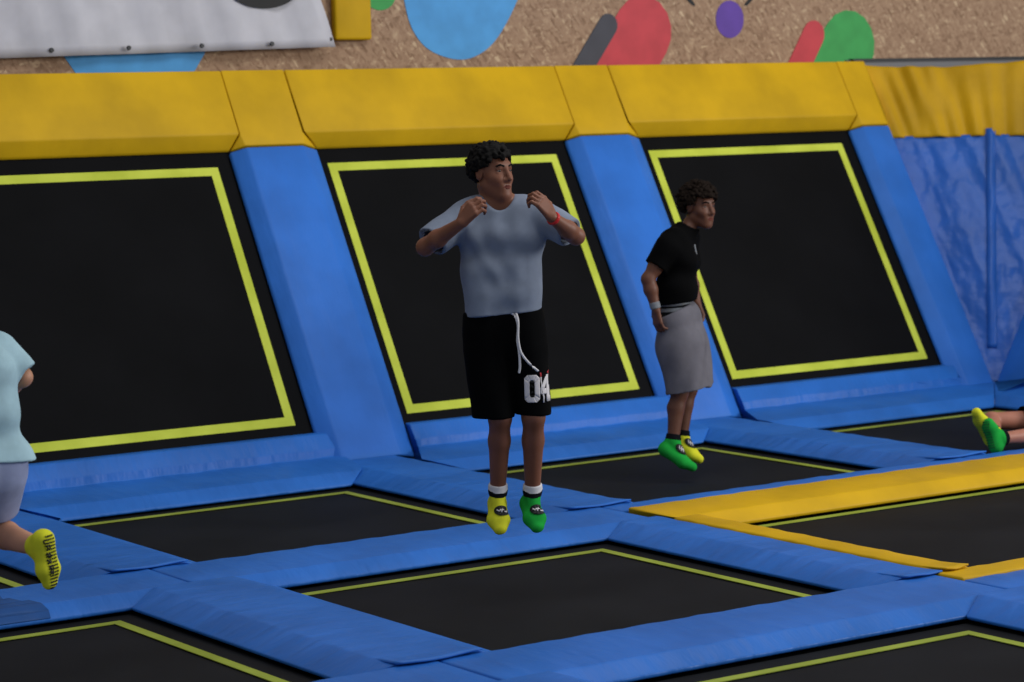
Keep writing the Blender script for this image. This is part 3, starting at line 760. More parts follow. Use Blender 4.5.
def skin(name, rgb):
    m, nt, b = new_mat(name, srgb(*rgb), .5, .35); c = srgb(*rgb)
    n0 = noise(nt, 9, 4); tint(nt, b, n0.outputs['Fac'], tuple(v*.9 for v in c), tuple(v*1.08 for v in c))
    b.inputs['Subsurface Weight'].default_value = .08; b.inputs['Subsurface Radius'].default_value = (.012, .005, .003); return m
def cloth(name, rgb, var=.08, bumpy=.25):
    m, nt, b = new_mat(name, srgb(*rgb), .9, .06); c = srgb(*rgb)
    n0 = noise(nt, 14, 4); tint(nt, b, n0.outputs['Fac'], tuple(v*(1-var) for v in c), tuple(v*(1+var) for v in c))
    n1 = noise(nt, 420, 2); bump(nt, b, n1.outputs['Fac'], bumpy, .002)
    return m
M['skin'] = skin('tan_skin', (126, 79, 58)); M['skin2'] = skin('brown_skin', (104, 66, 50)); M['skin3'] = skin('fair_skin', (196, 142, 112))
M['skin4'] = skin('rosy_skin', (170, 112, 92)); M['darkgrip'] = plain('dark_green_print', (14, 84, 34), .6); M['yellowgrip'] = plain('olive_print', (150, 160, 40), .6)
M['lip'] = plain('lip', (112, 64, 56), .85, .08, .1); M['eye'] = plain('eye_white', (128, 116, 110), .3, .02); M['iris'] = plain('dark_iris', (34, 24, 20), .3, .02)
M['hair'] = plain('black_hair', (13, 11, 10), .8, .1, .15); M['hair2'] = plain('brown_hair', (27, 19, 14), .85, .08, .1)
M['greyshirt'] = cloth('grey_jersey', (126, 135, 152)); M['blackcloth'] = cloth('black_cloth', (6, 6, 7)); M['white'] = cloth('white_cloth', (215, 212, 214))
M['yellowsock'] = cloth('yellow_knit', (214, 214, 52)); M['greensock'] = cloth('green_knit', (34, 160, 62)); M['blackknit'] = cloth('black_knit', (18, 20, 24))
M['greyshort'] = cloth('grey_sweat_cloth', (106, 104, 112)); M['bluewhite'] = cloth('pale_blue_jersey', (160, 190, 200)); M['lilac'] = cloth('pale_grey_cloth', (150, 158, 190))
M['greystripe'] = plain('grey_stripe', (120, 124, 130), .8); M['redband'] = plain('red_band', (200, 40, 40), .4); M['whiteprint'] = plain('white_print', (214, 208, 210), .6); M['redprint'] = plain('red_print', (190, 50, 60), .6); M['blackprint'] = plain('black_print', (20, 20, 22), .6)

# ================================================================== grey shirted jumper
def jumper():
    Rh = frame_from((.72, -.69, .02)); hc = V3((-0.046, 0.064, 0.682))
    neck = V3((-0.024, 0.075, 0.531))
    shR, elR, wrR = (-0.160, 0.067, 0.500), (-0.344, -0.086, 0.371), (-0.181, -0.226, 0.479)
    shL, elL, wrL = (0.155, 0.067, 0.496), (0.317, -0.063, 0.401), (0.211, -0.205, 0.493)
    hR, kR, aR = (-0.071, -0.002, -0.016), (-0.036, -0.077, -0.386), (-0.054, 0.012, -0.719)
    hL, kL, aL = (0.070, -0.002, -0.020), (0.111, -0.067, -0.387), (0.100, 0.022, -0.725)
    back = (0, 1, 0)
    heR, baR, toR = (-0.060, 0.041, -0.787), (-0.055, -0.050, -0.848), (-0.047, -0.084, -0.885)
    heL, baL, toL = (0.083, 0.055, -0.793), (0.105, -0.040, -0.847), (0.117, -0.074, -0.882)
    pr = [cap((-0.093, 0.067, 0.502), (0.093, 0.067, 0.502), .055, k=.06), cap((-0.087, 0.046, 0.388), (0.068, 0.046, 0.384), .082, k=.06), cap((-0.074, 0.030, 0.212), (0.045, 0.029, 0.209), .078, k=.06), cap((-0.079, 0.012, 0.027), (0.063, 0.012, 0.024), .088, k=.06),
          cap(neck, V3(hc)+Rh@np.array([0, -.028, -.055]), .049, .046, k=.022), cap((-0.128, 0.068, 0.512), (-0.025, 0.062, 0.558), .035, .04, k=.05), cap((0.128, 0.067, 0.506), (0.010, 0.062, 0.557), .035, .04, k=.05)]
    pr += head_prims(hc, Rh, .97)
    aRm, aLm = arm_prims(shR, elR, wrR, .97), arm_prims(shL, elL, wrL, .97); torso = pr[:4]
    dR = V3((-0.123, -0.250, 0.547))-V3(wrR); dL = V3((0.165, -0.218, 0.564))-V3(wrL)
    pr += aRm+aLm+hand_prims(wrR, dR, (-.35, -.75, .35), -1, (.5, .95, .7), 1.0, .015)+hand_prims(wrL, dL, (.40, -.60, .50), 1, (.5, .95, .7), 1.0, .015)
    lR, lL = leg_prims(hR, kR, aR, back), leg_prims(hL, kL, aL, back)
    fR, fL = foot_prims(aR, heR, baR, toR, (1, 0, 0)), foot_prims(aL, heL, baL, toL, (1, .1, 0))
    pr += lR+lL+fR+fL
    b = sculpt('person', pr, M['skin'], None, .004)
    face_parts(b, hc, Rh, .97, M['lip'], M['hair'])
    hair_obj('hair', b, hc, Rh, .97, M['hair'], .016, .0085, .072, -.035, 3, 900)
    # t-shirt
    clR = [(V3((-0.310, -0.053, 0.395)), V3(elR)-V3(shR))]; clL = [(V3((0.287, -0.041, 0.423)), V3(elL)-V3(shL))]
    hem = [(V3((-0.011, 0.007, 0.077)), (.10, 0, -1))]; col = (V3((-0.008, 0.032, 0.550)), (.05, -.35, .9))
    ts = [cap((-0.129, 0.066, 0.495), (0.128, 0.066, 0.492), .062, k=.05), cap((-0.110, 0.071, 0.538), (0.085, 0.070, 0.533), .040, k=.05),
          cap((-0.105, 0.047, 0.398), (0.081, 0.047, 0.397), .090, k=.06, flat=((0, 1, 0), .95)), cap((-0.088, 0.034, 0.256), (0.060, 0.034, 0.253), .094, k=.06), cap((-0.074, 0.016, 0.124), (0.052, 0.017, 0.130), .103, .105, k=.06, clips=hem), cap((-0.066, 0.005, 0.001), (0.053, 0.005, 0.007), .113, .115, k=.06, clips=hem),
          cap(shR, elR, .062, .070, k=.035, clips=clR), cap(shL, elL, .062, .064, k=.035, clips=clL)]
    ts = grow(torso[:3], .012, hem)+grow(aRm[:2], .010, clR)+grow(aLm[:2], .010, clL)+ts
    ts.append(cap(neck+V3((.01, -.04, .040)), neck+V3((-.002, -.055, .12)), .062, .072, k=.012, sub=True))
    def folds(P):
        x, y, z = P[:, 0], P[:, 1], P[:, 2]
        wv_ = vnoise(np.stack([x*5+3*z, y*5, z*3-2*x], 1), 3)
        g = .007*np.sin(40*(x*.75-z*.8)+4*wv_)*np.clip((.30-x*.4-z*.3)*3, .15, 1)*np.clip((x+.19)*6, 0, 1)+.006*np.sin(34*(-x*.8-z*.65)+4*wv_)*np.clip((z-.05)*3, .15, 1)*np.clip((.14-x)*6, 0, 1)+.005*vnoise(P*np.array([20, 20, 8]), 5)
        return g
    t = sculpt('shirt', ts, M['greyshirt'], b, .005, hollow=.016, folds=folds)
    # shorts
    cR = [(V3((-0.067, -0.037, -0.386)), (.02, 0, -1))]; cL = [(V3((0.110, -0.036, -0.375)), (-.06, 0, -1))]
    sh = [cap((-0.080, 0.016, 0.062), (0.075, 0.016, 0.063), .088, .086, k=.04), cap((-0.079, 0.005, -0.052), (0.078, 0.004, -0.056), .098, .094, k=.05),
          cap((-0.086, -0.010, -0.104), (-0.068, -0.060, -0.423), .098, .086, k=.02, clips=cR), cap((0.095, -0.011, -0.108), (0.113, -0.049, -0.411), .090, .070, k=.02, clips=cL)]
    wst = [(V3((-0.011, 0.008, 0.083)), (-.10, 0, 1))]; sh[0]['clips'] = wst
    sh = grow(torso[3:4], .012, wst)+grow(lR[:1], .012, cR+wst)+grow(lL[:1], .012, cL+wst)+sh
    def sf(P): return .004*np.sin(26*P[:, 0]+9*P[:, 2]+2*vnoise(P*5, 8))+.004*vnoise(P*np.array([16, 16, 6]), 9)
    s = sculpt('shorts', sh, M['blackcloth'], b, .005, hollow=.016, folds=sf)
    # white drawstring
    yf = -.125
    tube('drawstring', [(0.011, -0.078, 0.081), (0.041, -0.100, 0.060), (0.053, -0.114, 0.017), (0.049, -0.123, -0.043), (0.055, -0.125, -0.096), (0.057, -0.126, -0.158), (0.052, -0.124, -0.188)], .0055, M['white'], s)
    tube('drawstring', [(0.046, -0.094, 0.073), (0.054, -0.115, 0.035), (0.052, -0.126, -0.034), (0.063, -0.130, -0.096), (0.097, -0.130, -0.145), (0.136, -0.123, -0.182)], .0055, M['white'], s)
    # block number 04 on the leg
    og = (0.108, -0.175, -0.259); ux, uy, cd = (1, 0, 0), (0, 0, 1), (0, 1, 0)
    d = decal('number_print', s, s, ringprint(.034, .060, .0225, .014), og, ux, uy, cd, M['whiteprint']); d['label'] = 'white block number on the leg'
    u2 = (0.170, -0.176, -0.260)
    d = decal('number_print', s, s, [bar(.012, -.058, .012, .058, .021), bar(-.026, -.012, .012, -.012, .024), ((-.028, -.004), (-.008, -.004), (.012, .058), (-.002, .05))], u2, ux, uy, cd, M['whiteprint']); d['label'] = 'white block number on the leg'
    d = decal('number_detail', s, s, [bar(-.008, .03, .009, .03, .008), bar(-.006, .018, .006, .004, .006), bar(.004, -.012, -.008, -.02, .006), bar(-.006, -.032, .01, -.032, .006)], og, ux, uy, cd, M['blackprint'], .0065)
    d = decal('number_detail', s, s, [bar(.008, .062, .02, .074, .012)], u2, ux, uy, cd, M['redprint'], .0065)
    # red wristband
    d = nrm3(V3(wrL)-V3(elL)); p0 = V3(wrL)-d*.012
    sculpt('wristband', [cap(p0-d*.03, p0+d*.03, .0315, .0315, k=.01, clips=[(p0-d*.008, -d), (p0+d*.008, d)])], M['redband'], b, .004)
    # odd socks with oval badge
    for (an, he, ba, to, kn, m, sd) in ((aR, heR, baR, toR, kR, M['yellowsock'], (1, 0, 0)), (aL, heL, baL, toL, kL, M['greensock'], (1, .1, 0))):
        so = sock(b, lR if an is aR else lL, fR if an is aR else fL, an, V3(kn)-V3(an), m, -.016, [('sock_band', -.020, -.002, M['blackknit']), ('sock_cuff', -.003, .018, M['white'])], .004)
        so['label'] = 'yellow sock' if m == M['yellowsock'] else 'green sock'
        c = .25*V3(an)+.75*V3(ba)+np.array([.017, -.02, .008])
        d = decal('badge', so, so, oval(.036, .024), c, (1, 0, 0), (0, .35, .94), (0, .9, -.35), M['blackprint'], .004, 3)
        decal('badge_print', so, so, [bar(-.024, .004, -.012, -.004, .005), bar(-.012, -.004, -.006, .006, .005), bar(-.002, -.008, .0, .008, .005), bar(.0, .008, .008, .003, .004), bar(.010, -.003, .020, -.004, .006), bar(.018, .004, .026, -.002, .004)], c, (1, 0, 0), (0, .35, .94), (0, .9, -.35), M['whiteprint'], .0065, 2)
    place(b, (1.576, -3.209, 1.211), 'person in grey t-shirt and black shorts jumping with both hands raised to the chest')
jumper()

# ================================================================== person in black top and grey shorts
def side_jumper():
    Rh = frame_from((.66, -.75, -.05)); hc = V3((0.129, 0.067, 0.711)); q = .98
    shN, elN, wrN = (-0.067, -0.103, 0.498), (-0.188, -0.141, 0.313), (-0.147, -0.157, 0.139)
    shF, elF, wrF = (0.059, 0.199, 0.507), (0.081, 0.230, 0.304), (0.112, 0.134, 0.139)
    hN, kN, aN = (-0.028, -0.077, 0.037), (-0.013, -0.093, -0.353), (-0.061, -0.129, -0.628)
    hF, kF, aF = (0.030, 0.083, 0.021), (0.049, 0.047, -0.353), (0.001, 0.012, -0.625)
    heN, baN, toN = (-0.106, -0.134, -0.679), (-0.009, -0.171, -0.752), (0.047, -0.189, -0.780)
    heF, baF, toF = (-0.013, -0.004, -0.682), (0.054, -0.038, -0.726), (0.096, -0.056, -0.754)
    back = (-1, .2, 0)
    pr = [cap((-0.027, -0.040, 0.528), (0.055, 0.141, 0.528), .058, k=.06), cap((-0.011, -0.016, 0.410), (0.020, 0.094, 0.403), .086, k=.06), cap((-0.021, -0.028, 0.236), (0.004, 0.072, 0.228), .080, k=.06), cap((-0.019, -0.043, 0.074), (0.017, 0.057, 0.065), .090, k=.06),
          cap((0.056, 0.054, 0.573), V3(hc)+Rh@np.array([0, -.030, -.055]), .049, .046, k=.022)]
    torso = pr[:4]; aN_, aF_ = arm_prims(shN, elN, wrN), arm_prims(shF, elF, wrF); pr += head_prims(hc, Rh, q)+aN_+aF_
    pr += hand_prims(wrN, V3((-0.137, -0.155, 0.052))-V3(wrN), (-.8, -.55, 0), 1, (.35, .6, .5), 1.0, .03)+hand_prims(wrF, V3((0.132, 0.106, 0.058))-V3(wrF), (.8, .5, 0), -1, (.35, .6, .5), 1.0, .03)
    lN, lF = leg_prims(hN, kN, aN, back, .98), leg_prims(hF, kF, aF, back, .98)
    fN, fF = foot_prims(aN, heN, baN, toN, (.2, 1, 0), 1.05), foot_prims(aF, heF, baF, toF, (.2, 1, 0), 1.05)
    pr += lN+lF+fN+fF
    b = sculpt('person', pr, M['skin2'], None, .005)
    face_parts(b, hc, Rh, q, M['lip'], M['hair2'])
    hair_obj('hair', b, hc, Rh, q, M['hair2'], .036, .009, .070, -.028, 9, 1100)
    hem = [(V3((-0.019, 0.017, 0.175)), (.18, 0, -1))]; cl = [(V3((-0.142, -0.123, 0.397)), V3(elN)-V3(shN))]; clf = [(V3((0.075, 0.207, 0.382)), V3(elF)-V3(shF))]
    ts = [cap((-0.028, -0.042, 0.511), (0.055, 0.139, 0.511), .068, k=.05), cap((-0.008, -0.021, 0.410), (0.020, 0.099, 0.402), .098, k=.06), cap((-0.023, -0.025, 0.260), (-0.007, 0.074, 0.252), .104, k=.06, clips=hem), cap((-0.029, -0.037, 0.132), (-0.011, 0.062, 0.124), .106, k=.06, clips=hem),
          cap(shN, elN, .060, .056, k=.035, clips=cl), cap(shF, elF, .060, .056, k=.035, clips=clf), cap((0.020, 0.052, 0.551), (0.068, 0.057, 0.596), .070, .060, k=.04)]
    ts = grow(torso[:3], .012, hem)+grow(aN_[:2], .010, cl)+grow(aF_[:2], .010, clf)+ts
    ts.append(cap((0.074, 0.058, 0.614), (0.117, 0.067, 0.705), .056, .066, k=.012, sub=True))
    f = lambda P: .004*np.sin(30*(P[:, 0]*.5+P[:, 2])+3*vnoise(P*5, 3))+.004*vnoise(P*14, 4)
    t = sculpt('shirt', ts, M['blackcloth'], b, .0055, hollow=.016, folds=f)
    d = decal('chest_print', t, t, [bar(0, -.03, .0, .025, .016)], (0.114, -0.035, 0.472), (1, 0, 0), (0, 0, 1), (-.35, .94, 0), M['greystripe']); d['label'] = 'small pale print on the chest'
    # striped waistband above the shorts
    wbp = [cap((-0.030, -0.032, 0.190), (-0.015, 0.068, 0.182), .096, k=.04), cap((-0.028, -0.044, 0.063), (-0.013, 0.056, 0.054), .099, k=.04)]
    wc = [(V3((-0.024, 0.018, 0.186)), (-.05, 0, 1)), (V3((-0.027, 0.007, 0.070)), (.1, 0, -1))]
    for p in wbp: p['clips'] = wc
    u = sculpt('underwear_band', wbp, M['blackknit'], b, .0055); u['label'] = 'black waistband with white stripes'
    for yy in (302.5, 308.5):
        wc = [(V3((0.020, 0.181, 1.916)) if False else V3((-0.025, 0.017, 0.175))+np.array([0, 0, (300-yy)/171.5+.0045]), (-.06, 0, 1)), (V3((-0.025, 0.017, 0.175))+np.array([0, 0, (300-yy)/171.5-.0045]), (.06, 0, -1))]
        pr2 = [cap((-0.030, -0.032, 0.190), (-0.015, 0.068, 0.182), .0985, k=.04, clips=wc), cap((-0.028, -0.044, 0.063), (-0.013, 0.056, 0.054), .1015, k=.04, clips=wc)]
        sculpt('stripe', pr2, M['greystripe'], u, .003)
    # loose grey shorts
    top = [(V3((-0.020, 0.011, 0.111)), (-.42, 0, .9))]; bot = [(V3((0.038, -0.032, -0.338)), (.16, 0, -1))]
    sh = [cap((-0.031, -0.043, 0.075), (0.006, 0.058, 0.077), .104, .104, k=.05, clips=top), cap((-0.023, -0.058, -0.082), (0.025, 0.043, -0.081), .118, .12, k=.06), cap((0.011, -0.068, -0.082), (0.026, -0.108, -0.399), .122, .124, k=.05, clips=bot), cap((0.031, 0.045, -0.064), (0.093, 0.011, -0.415), .118, .122, k=.05, clips=bot)]
    sh = grow(torso[3:4], .014, top)+grow(lN[:1], .014, bot+top)+grow(lF[:1], .014, bot+top)+sh
    f = lambda P: .010*np.sin(34*P[:, 0]-12*P[:, 2]+22*P[:, 1]+2.5*vnoise(P*4, 7))*np.clip((.1-P[:, 2])*2.5, .1, 1)+.005*vnoise(P*np.array([12, 12, 5]), 2)
    sculpt('shorts', sh, M['greyshort'], b, .0055, hollow=.016, folds=f)
    d = nrm3(V3(wrN)-V3(elN)); p0 = V3(wrN)-d*.02
    sculpt('wristband', [cap(p0-d*.05, p0+d*.05, .032, .030, k=.01, clips=[(p0-d*.022, -d), (p0+d*.018, d)])], M['greystripe'], b, .005)['label'] = 'pale wristband'
    for (an, he, ba, to, kn, m) in ((aN, heN, baN, toN, kN, M['greensock']), (aF, heF, baF, toF, kF, M['yellowsock'])):
        so = sock(b, lN if an is aN else lF, fN if an is aN else fF, an, V3(kn)-V3(an), m, .018, [('sock_band', .012, .030, M['blackknit'])])
        so['label'] = 'yellow sock' if m == M['yellowsock'] else 'green sock'
        c = .5*V3(an)+.5*V3(ba)+np.array([.02, -.03, .015])
        decal('badge', so, so, oval(.04, .026), c, (.85, .0, -.5), (.3, .3, .9), (-.25, .85, -.4), M['blackprint'], .004, 3)
        decal('badge_print', so, so, [bar(-.02, .012, -.012, -.01, .006), bar(-.004, .014, .0, -.014, .006), bar(.008, .012, .014, -.012, .006), bar(-.02, -.002, .018, .002, .005)], c, (.85, .0, -.5), (.3, .3, .9), (-.25, .85, -.4), M['whiteprint'], .0065, 2)
    place(b, (4.368, -0.868, 0.861), 'person in black t-shirt and grey shorts seen from the side, jumping at the back')
side_jumper()

# ================================================================== runner at the left edge
def runner():
    fd = nrm3((-.62, .78, 0)); sd = V3((.78, .62, 0)); back = -fd      # heading away to the left, sd = his right side
    Rh = frame_from(fd); hc = V3((-0.126, 0.131, 0.752))
    ch = V3((-0.070, 0.032, 0.341)); pv = V3((-0.037, 0.003, 0.031)); nk = V3((-0.097, 0.084, 0.572))
    shR, elR, wrR = V3((0.009, 0.182, 0.438)), V3((0.103, 0.182, 0.331)), V3((-0.062, 0.353, 0.234))
    shL, elL, wrL = V3((-0.161, -0.057, 0.466)), V3((-0.298, 0.004, 0.255)), V3((-0.394, 0.215, 0.360))
    hR, kR, aR = V3((0.012, 0.048, -0.027)), V3((-0.048, 0.175, -0.274)), V3((0.186, -0.107, -0.277))
    hL, kL, aL = V3((-0.065, -0.051, -0.010)), V3((-0.175, 0.022, -0.402)), V3((-0.140, -0.070, -0.742))
    heR, baR, toR = V3((0.216, -0.139, -0.249)), V3((0.230, -0.140, -0.359)), V3((0.234, -0.135, -0.413))
    heL, baL, toL = V3((-0.112, -0.105, -0.796)), V3((-0.236, 0.001, -0.841)), V3((-0.286, 0.049, -0.859))
    pr = [cap(shR-sd*.07, shL+sd*.07, .06, k=.06), cap(ch-sd*.07, ch+sd*.07, .090, k=.06), cap(.5*(ch+pv)-sd*.06, .5*(ch+pv)+sd*.06, .084, k=.06), cap(pv-sd*.06, pv+sd*.06, .095, k=.06),
          cap(nk, hc+Rh@np.array([0, -.02, -.06]), .054, .05, k=.04)]
    torso = pr[:4]; aR_, aL_ = arm_prims(shR, elR, wrR, .95), arm_prims(shL, elL, wrL, .95)
    pr += head_prims(hc, Rh)+aR_+aL_
    pr += hand_prims(wrR, wrR-elR, sd, 1, (.9, 1.1, .8))+hand_prims(wrL, wrL-elL, -sd, -1, (.9, 1.1, .8))
    lR, lL = leg_prims(hR, kR, aR, V3((.3, -.3, .9)), 1.08), leg_prims(hL, kL, aL, back, 1.08); fR, fL = foot_prims(aR, heR, baR, toR, (.55, .85, 0)), foot_prims(aL, heL, baL, toL, sd)
    pr += lR+lL+fR+fL
    b = sculpt('person', pr, M['skin3'], None, .005)
    face_parts(b, hc, Rh, 1, M['lip'], M['hair2']); hair_obj('hair', b, hc, Rh, 1, M['hair2'], .02, .012, .07, -.05, 12, 300)
    hem = [(V3((0.040, 0.005, 0.050)), (-.08, 0, -1))]
    ts = [cap(shR-sd*.05, shL+sd*.05, .068, k=.06), cap(ch-sd*.075+fd*.01, ch+sd*.075+fd*.01, .103, k=.07), cap(V3((-0.047, 0.018, 0.197))-sd*.06, V3((-0.047, 0.018, 0.197))+sd*.06, .094, k=.07, clips=hem), cap(pv-sd*.075+V3((.012, 0, 0)), pv+sd*.075+V3((.012, 0, 0)), .118, k=.05, clips=hem), cap(pv-sd*.075+V3((.02, 0, -.06)), pv+sd*.075+V3((.02, 0, -.06)), .12, k=.05, clips=hem),
          cap(shR, elR, .062, .060, k=.04, clips=[(shR+.86*(elR-shR), elR-shR)]), cap(shL, elL, .062, .060, k=.04, clips=[(shL+.75*(elL-shL), elL-shL)])]
    ts = grow(torso[:3], .012, hem)+grow(aR_[:2], .010, [(shR+.86*(elR-shR), elR-shR)])+grow(aL_[:2], .010, [(shL+.75*(elL-shL), elL-shL)])+ts
    ts.append(cap(nk, nk+V3((-.02, .02, .1)), .064, .07, k=.012, sub=True))
    f = lambda P: .006*np.sin(26*(P[:, 0]+.8*P[:, 2])+3*vnoise(P*5, 3))+.005*vnoise(P*10, 4)
    sculpt('shirt', ts, M['bluewhite'], b, .0055, hollow=.016, folds=f)
    sh = [cap(pv-sd*.065, pv+sd*.065, .105, k=.05), cap(hR, kR, .106, .088, k=.03, clips=[(hR+.62*(kR-hR), kR-hR+V3((.05, 0, -.1)))]), cap(hL, kL, .10, .085, k=.03, clips=[(hL+.7*(kL-hL), kL-hL)])]
    sh = grow(torso[3:4], .012)+grow(lR[:1], .012, sh[1]['clips'])+grow(lL[:1], .012, sh[2]['clips'])+sh
    sculpt('shorts', sh, M['lilac'], b, .0055, hollow=.016, folds=lambda P: .005*vnoise(P*10, 6))
    for an, he, ba, to, kn, s in ((aR, heR, baR, toR, kR, (.55, .85, 0)), (aL, heL, baL, toL, kL, sd)):
        so = sock(b, lR if an is aR else lL, fR if an is aR else fL, an, kn-an, M['yellowsock'], .012, [])
        if an is aR:
            # grip dots and lettering on the sole, which faces the camera side
            c = .5*(heR+toR); ax = nrm3(toR-heR); cs = V3((-.80, .55, .1)); cs = nrm3(cs-ax*(cs@ax)); sx = np.cross(ax, cs)
            dots = []
            for i in range(17):
                for j in range(5):
                    a_ = -.100+i*.0125; w_ = .026-.012*abs(a_+.02)/.12
                    x_ = -w_+j*w_*.42; dots.append(((x_-.0026, a_-.0032), (x_+.0026, a_-.0032), (x_+.0026, a_+.0032), (x_-.0026, a_+.0032)))
            decal('grip_dots', so, so, dots, c, sx, ax, cs, M['blackprint'], .003, 1)
            L = {'P': [(0, 0, 0, 1), (0, 1, .6, 1), (.6, 1, .6, .5), (.6, .5, 0, .5)], 'A': [(0, 0, .3, 1), (.3, 1, .6, 0), (.12, .4, .48, .4)], 'R': [(0, 0, 0, 1), (0, 1, .6, 1), (.6, 1, .6, .5), (.6, .5, 0, .5), (.2, .5, .6, 0)], 'K': [(0, 0, 0, 1), (0, .45, .6, 1), (.1, .5, .6, 0)], 'U': [(0, 1, 0, 0), (0, 0, .6, 0), (.6, 0, .6, 1)]}
            let = []; hgt = .019; pos = -.088
            for chx in 'UP PARK':
                if chx == ' ': pos += .012; continue
                for x0, y0, x1, y1 in L[chx]:
                    let.append(bar(.030-y0*hgt+.0, pos+x0*.022, .030-y1*hgt, pos+x1*.022, .0045))
                pos += .0215
            decal('sole_lettering', so, so, let, c, -sx, ax, cs, M['blackprint'], .004, 1)
    place(b, (-0.955, -3.456, 0.866), 'person in pale blue shirt running out of the left edge with yellow sock kicked up')
runner()

# ================================================================== person lying on the right trampoline
def lying():
    ex = V3((.829, .559, 0)); ey = V3((-.559, .829, 0)); uz = V3((0, 0, 1))       # along the wall, towards the wall
    an1 = V3((0.017, -0.000, -0.006)); an2 = an1+ey*.12+ex*.055+uz*.012
    kn1 = an1+ex*.40-ey*.03+uz*.01; kn2 = an2+ex*.25+ey*.28+uz*.03
    hp1 = kn1+ex*.36+ey*.03; hp2 = hp1+ey*.20
    an2 = an2; 
    he1, ba1, to1 = V3((-0.027, -0.015, -0.054)), V3((-0.060, -0.004, 0.056)), V3((-0.068, -0.001, 0.092))
    he2 = an2-ex*.035-uz*.035; ba2 = an2-ex*.115+uz*.085; to2 = an2-ex*.155+uz*.145
    pv = .5*(hp1+hp2)+ex*.06; ch = pv+ex*.36+uz*.24; nk = ch+ex*.19+uz*.14; hc = nk+ex*.07+uz*.15
    Rh = frame_from(-ex*.9+uz*.1)
    sh1, sh2 = nk-uz*.03-ey*.17, nk-uz*.03+ey*.17
    wr1, wr2 = pv+ex*.42-ey*.30, pv+ex*.42+ey*.30
    wr1[2] = wr2[2] = hp1[2]-.10; el1, el2 = .5*(sh1+wr1)-ey*.06+ex*.05, .5*(sh2+wr2)+ey*.06+ex*.05
    pr = [cap(sh1+ey*.06, sh2-ey*.06, .06, k=.06), cap(ch-ey*.07, ch+ey*.07, .09, k=.06), cap(.5*(ch+pv)-ey*.06, .5*(ch+pv)+ey*.06, .084, k=.06), cap(pv-ey*.06, pv+ey*.06, .092, k=.06), cap(nk, hc+Rh@np.array([0, -.02, -.06]), .054, .05, k=.04)]
    torso = pr[:4]+[cap(pv, ch, .115, .115, k=.06, flat=((.55*-.829, .55*-.559, .83), .8)), cap(pv-ey*.05, ch-ey*.06, .088, k=.06), cap(pv+ey*.05, ch+ey*.06, .088, k=.06)]; pr += torso[4:]; a1_, a2_ = arm_prims(sh1, el1, wr1), arm_prims(sh2, el2, wr2); pr += head_prims(hc, Rh)+a1_+a2_
    pr += hand_prims(wr1, ex, uz, 1, (.1, .1, .1))+hand_prims(wr2, ex, uz, -1, (.1, .1, .1))
    l1, l2, f1, f2 = leg_prims(hp1, kn1, an1, -uz), leg_prims(hp2, kn2, an2, -uz), foot_prims(an1, he1, ba1, to1, ey), foot_prims(an2, he2, ba2, to2, ey)
    pr += l1+l2+f1+f2
    b = sculpt('person', pr, M['skin4'], None, .0055)
    face_parts(b, hc, Rh, 1, M['lip'], M['hair2']); hair_obj('hair', b, hc, Rh, 1, M['hair2'], .02, .012, .07, -.05, 5, 260)
    ts = [cap(sh1+ey*.05, sh2-ey*.05, .07, k=.06), cap(ch-ey*.07, ch+ey*.07, .105, k=.06), cap(.5*(ch+pv)-ey*.06, .5*(ch+pv)+ey*.06, .102, k=.06), cap(pv-ey*.05, pv+ey*.05, .105, k=.06),
          cap(sh1, el1, .06, .058, k=.04, clips=[(sh1+.7*(el1-sh1), el1-sh1)]), cap(sh2, el2, .06, .058, k=.04, clips=[(sh2+.7*(el2-sh2), el2-sh2)]), cap(nk, hc, .06, .07, k=.012, sub=True)]
    ts = grow(torso, .012)+grow(a1_[:2], .01, ts[4]['clips'])+grow(a2_[:2], .01, ts[5]['clips'])+ts
    sculpt('shirt', ts, M['bluewhite'], b, .006, hollow=.016, folds=lambda P: .005*vnoise(P*10, 6))
    sh = [cap(pv-ey*.06, pv+ey*.06, .108, k=.05), cap(hp1, kn1, .10, .082, k=.03, clips=[(hp1+.6*(kn1-hp1), kn1-hp1)]), cap(hp2, kn2, .10, .082, k=.03, clips=[(hp2+.6*(kn2-hp2), kn2-hp2)])]
    sh = grow(torso[3:4], .016)+grow(l1[:1], .012, sh[1]['clips'])+grow(l2[:1], .012, sh[2]['clips'])+sh
    sculpt('shorts', sh, M['blackcloth'], b, .006, hollow=.016, folds=lambda P: .005*vnoise(P*10, 6))
    for an, he, ba, to, kn, m in ((an1, he1, ba1, to1, kn1, M['greensock']), (an2, he2, ba2, to2, kn2, M['yellowsock'])):
        so = sock(b, l1 if an is an1 else l2, f1 if an is an1 else f2, an, kn-an, m, .0 if m == M['greensock'] else .04, [('sock_band', .0, .012, M['blackknit'])] if m == M['greensock'] else [('sock_band', .036, .05, M['blackknit'])])
        so['label'] = 'yellow sock' if m == M['yellowsock'] else 'green sock'
        c = .5*(V3(he)+V3(to)); ax = nrm3(V3(to)-V3(he)); sx = np.cross(ax, ex)
        dots = []
        for i in range(11):
            for j in range(5):
                a_ = -.08+i*.016; x_ = -.026+j*.013; dots.append(((x_-.004, a_-.004), (x_+.004, a_-.004), (x_+.004, a_+.004), (x_-.004, a_+.004)))
        decal('grip_dots', so, so, dots, c-ex*.02, sx, ax, ex, M['darkgrip'] if m == M['greensock'] else M['yellowgrip'], .006, 1)
    place(b, (6.067, -1.755, 0.154), 'person lying at the right edge, bare legs with one green and one yellow sock')
lying()

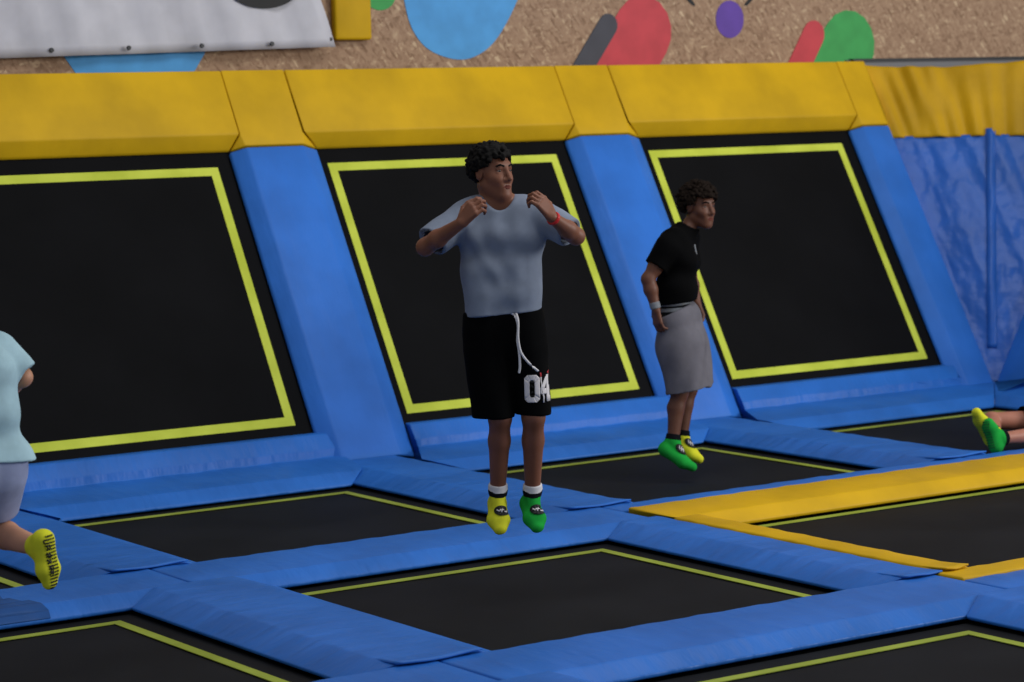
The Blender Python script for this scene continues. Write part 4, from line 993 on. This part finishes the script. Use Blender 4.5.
# worn dark patch on the pad at the left edge
M['patch'] = plain('dark_blue_patch', (20, 74, 138), .6)
pad = [o for o in bpy.data.objects if o.name == 'cross_pad'][0]
d = decal('repair_patch', pad, pad, [((1.36, -.20), (1.86, -.20), (1.85, -.13), (1.36, -.13)), ((1.36, -.13), (1.82, -.13), (1.80, -.03), (1.36, -.03)), ((1.36, -.03), (1.77, -.03), (1.79, .05), (1.36, .05)),
    ((1.36, -.27), (1.88, -.27), (1.86, -.20), (1.36, -.20)), ((1.36, -.315), (1.87, -.315), (1.88, -.27), (1.36, -.27))], (0, 0, .2), (1, 0, 0), (0, 1, 0), (0, 0, -1), M['patch'], .004, 4)
d['label'] = 'dark blue patch'


# ------------------------------------------------------------------ light
w = bpy.data.worlds.new('hall_ambience'); SC.world = w; w.use_nodes = True
w.node_tree.nodes['Background'].inputs['Color'].default_value = (.86, .92, 1, 1); w.node_tree.nodes['Background'].inputs['Strength'].default_value = .36
def area(name, loc, target, size, power, col=(1, 1, 1)):
    l = bpy.data.lights.new(name, 'AREA'); l.energy = power; l.color = col; l.shape = 'RECTANGLE'; l.size, l.size_y = size
    o = bpy.data.objects.new(name, l); o.location = loc
    o.rotation_euler = (Vector(target)-Vector(loc)).to_track_quat('-Z', 'Y').to_euler(); C.objects.link(o); return o
area('hall_light', (4, -4.5, 8.0), (3.5, -1.5, 0), (7, 3), 260)
area('hall_light', (13, -11, 4.8), (4, 0, 1.0), (7, 3.5), 1000, (1, .985, .96))
# ------------------------------------------------------------------ camera
cam = bpy.data.cameras.new('camera'); co = bpy.data.objects.new('camera', cam); C.objects.link(co)
cam.sensor_width = 36; cam.sensor_fit = 'HORIZONTAL'; cam.lens = 2486.462*36/1024
yaw, pitch, roll = .5933, -.0941, -.0255
fw = Vector((math.sin(yaw)*math.cos(pitch), math.cos(yaw)*math.cos(pitch), math.sin(pitch)))
rt = Vector((math.cos(yaw), -math.sin(yaw), 0)); up = rt.cross(fw)
r2 = math.cos(roll)*rt+math.sin(roll)*up; u2 = -math.sin(roll)*rt+math.cos(roll)*up
co.matrix_world = Matrix.Translation((-4.518, -12.291, 2.185)) @ Matrix((r2, u2, -fw)).transposed().to_4x4()
cam.clip_end = 100
cam.dof.use_dof = True; cam.dof.focus_distance = 11.2; cam.dof.aperture_fstop = 3.2
SC.camera = co
vs = SC.view_settings; vs.view_transform = 'Standard'; vs.look = 'None'; vs.gamma = 1; vs.use_curve_mapping = False; vs.exposure = 0
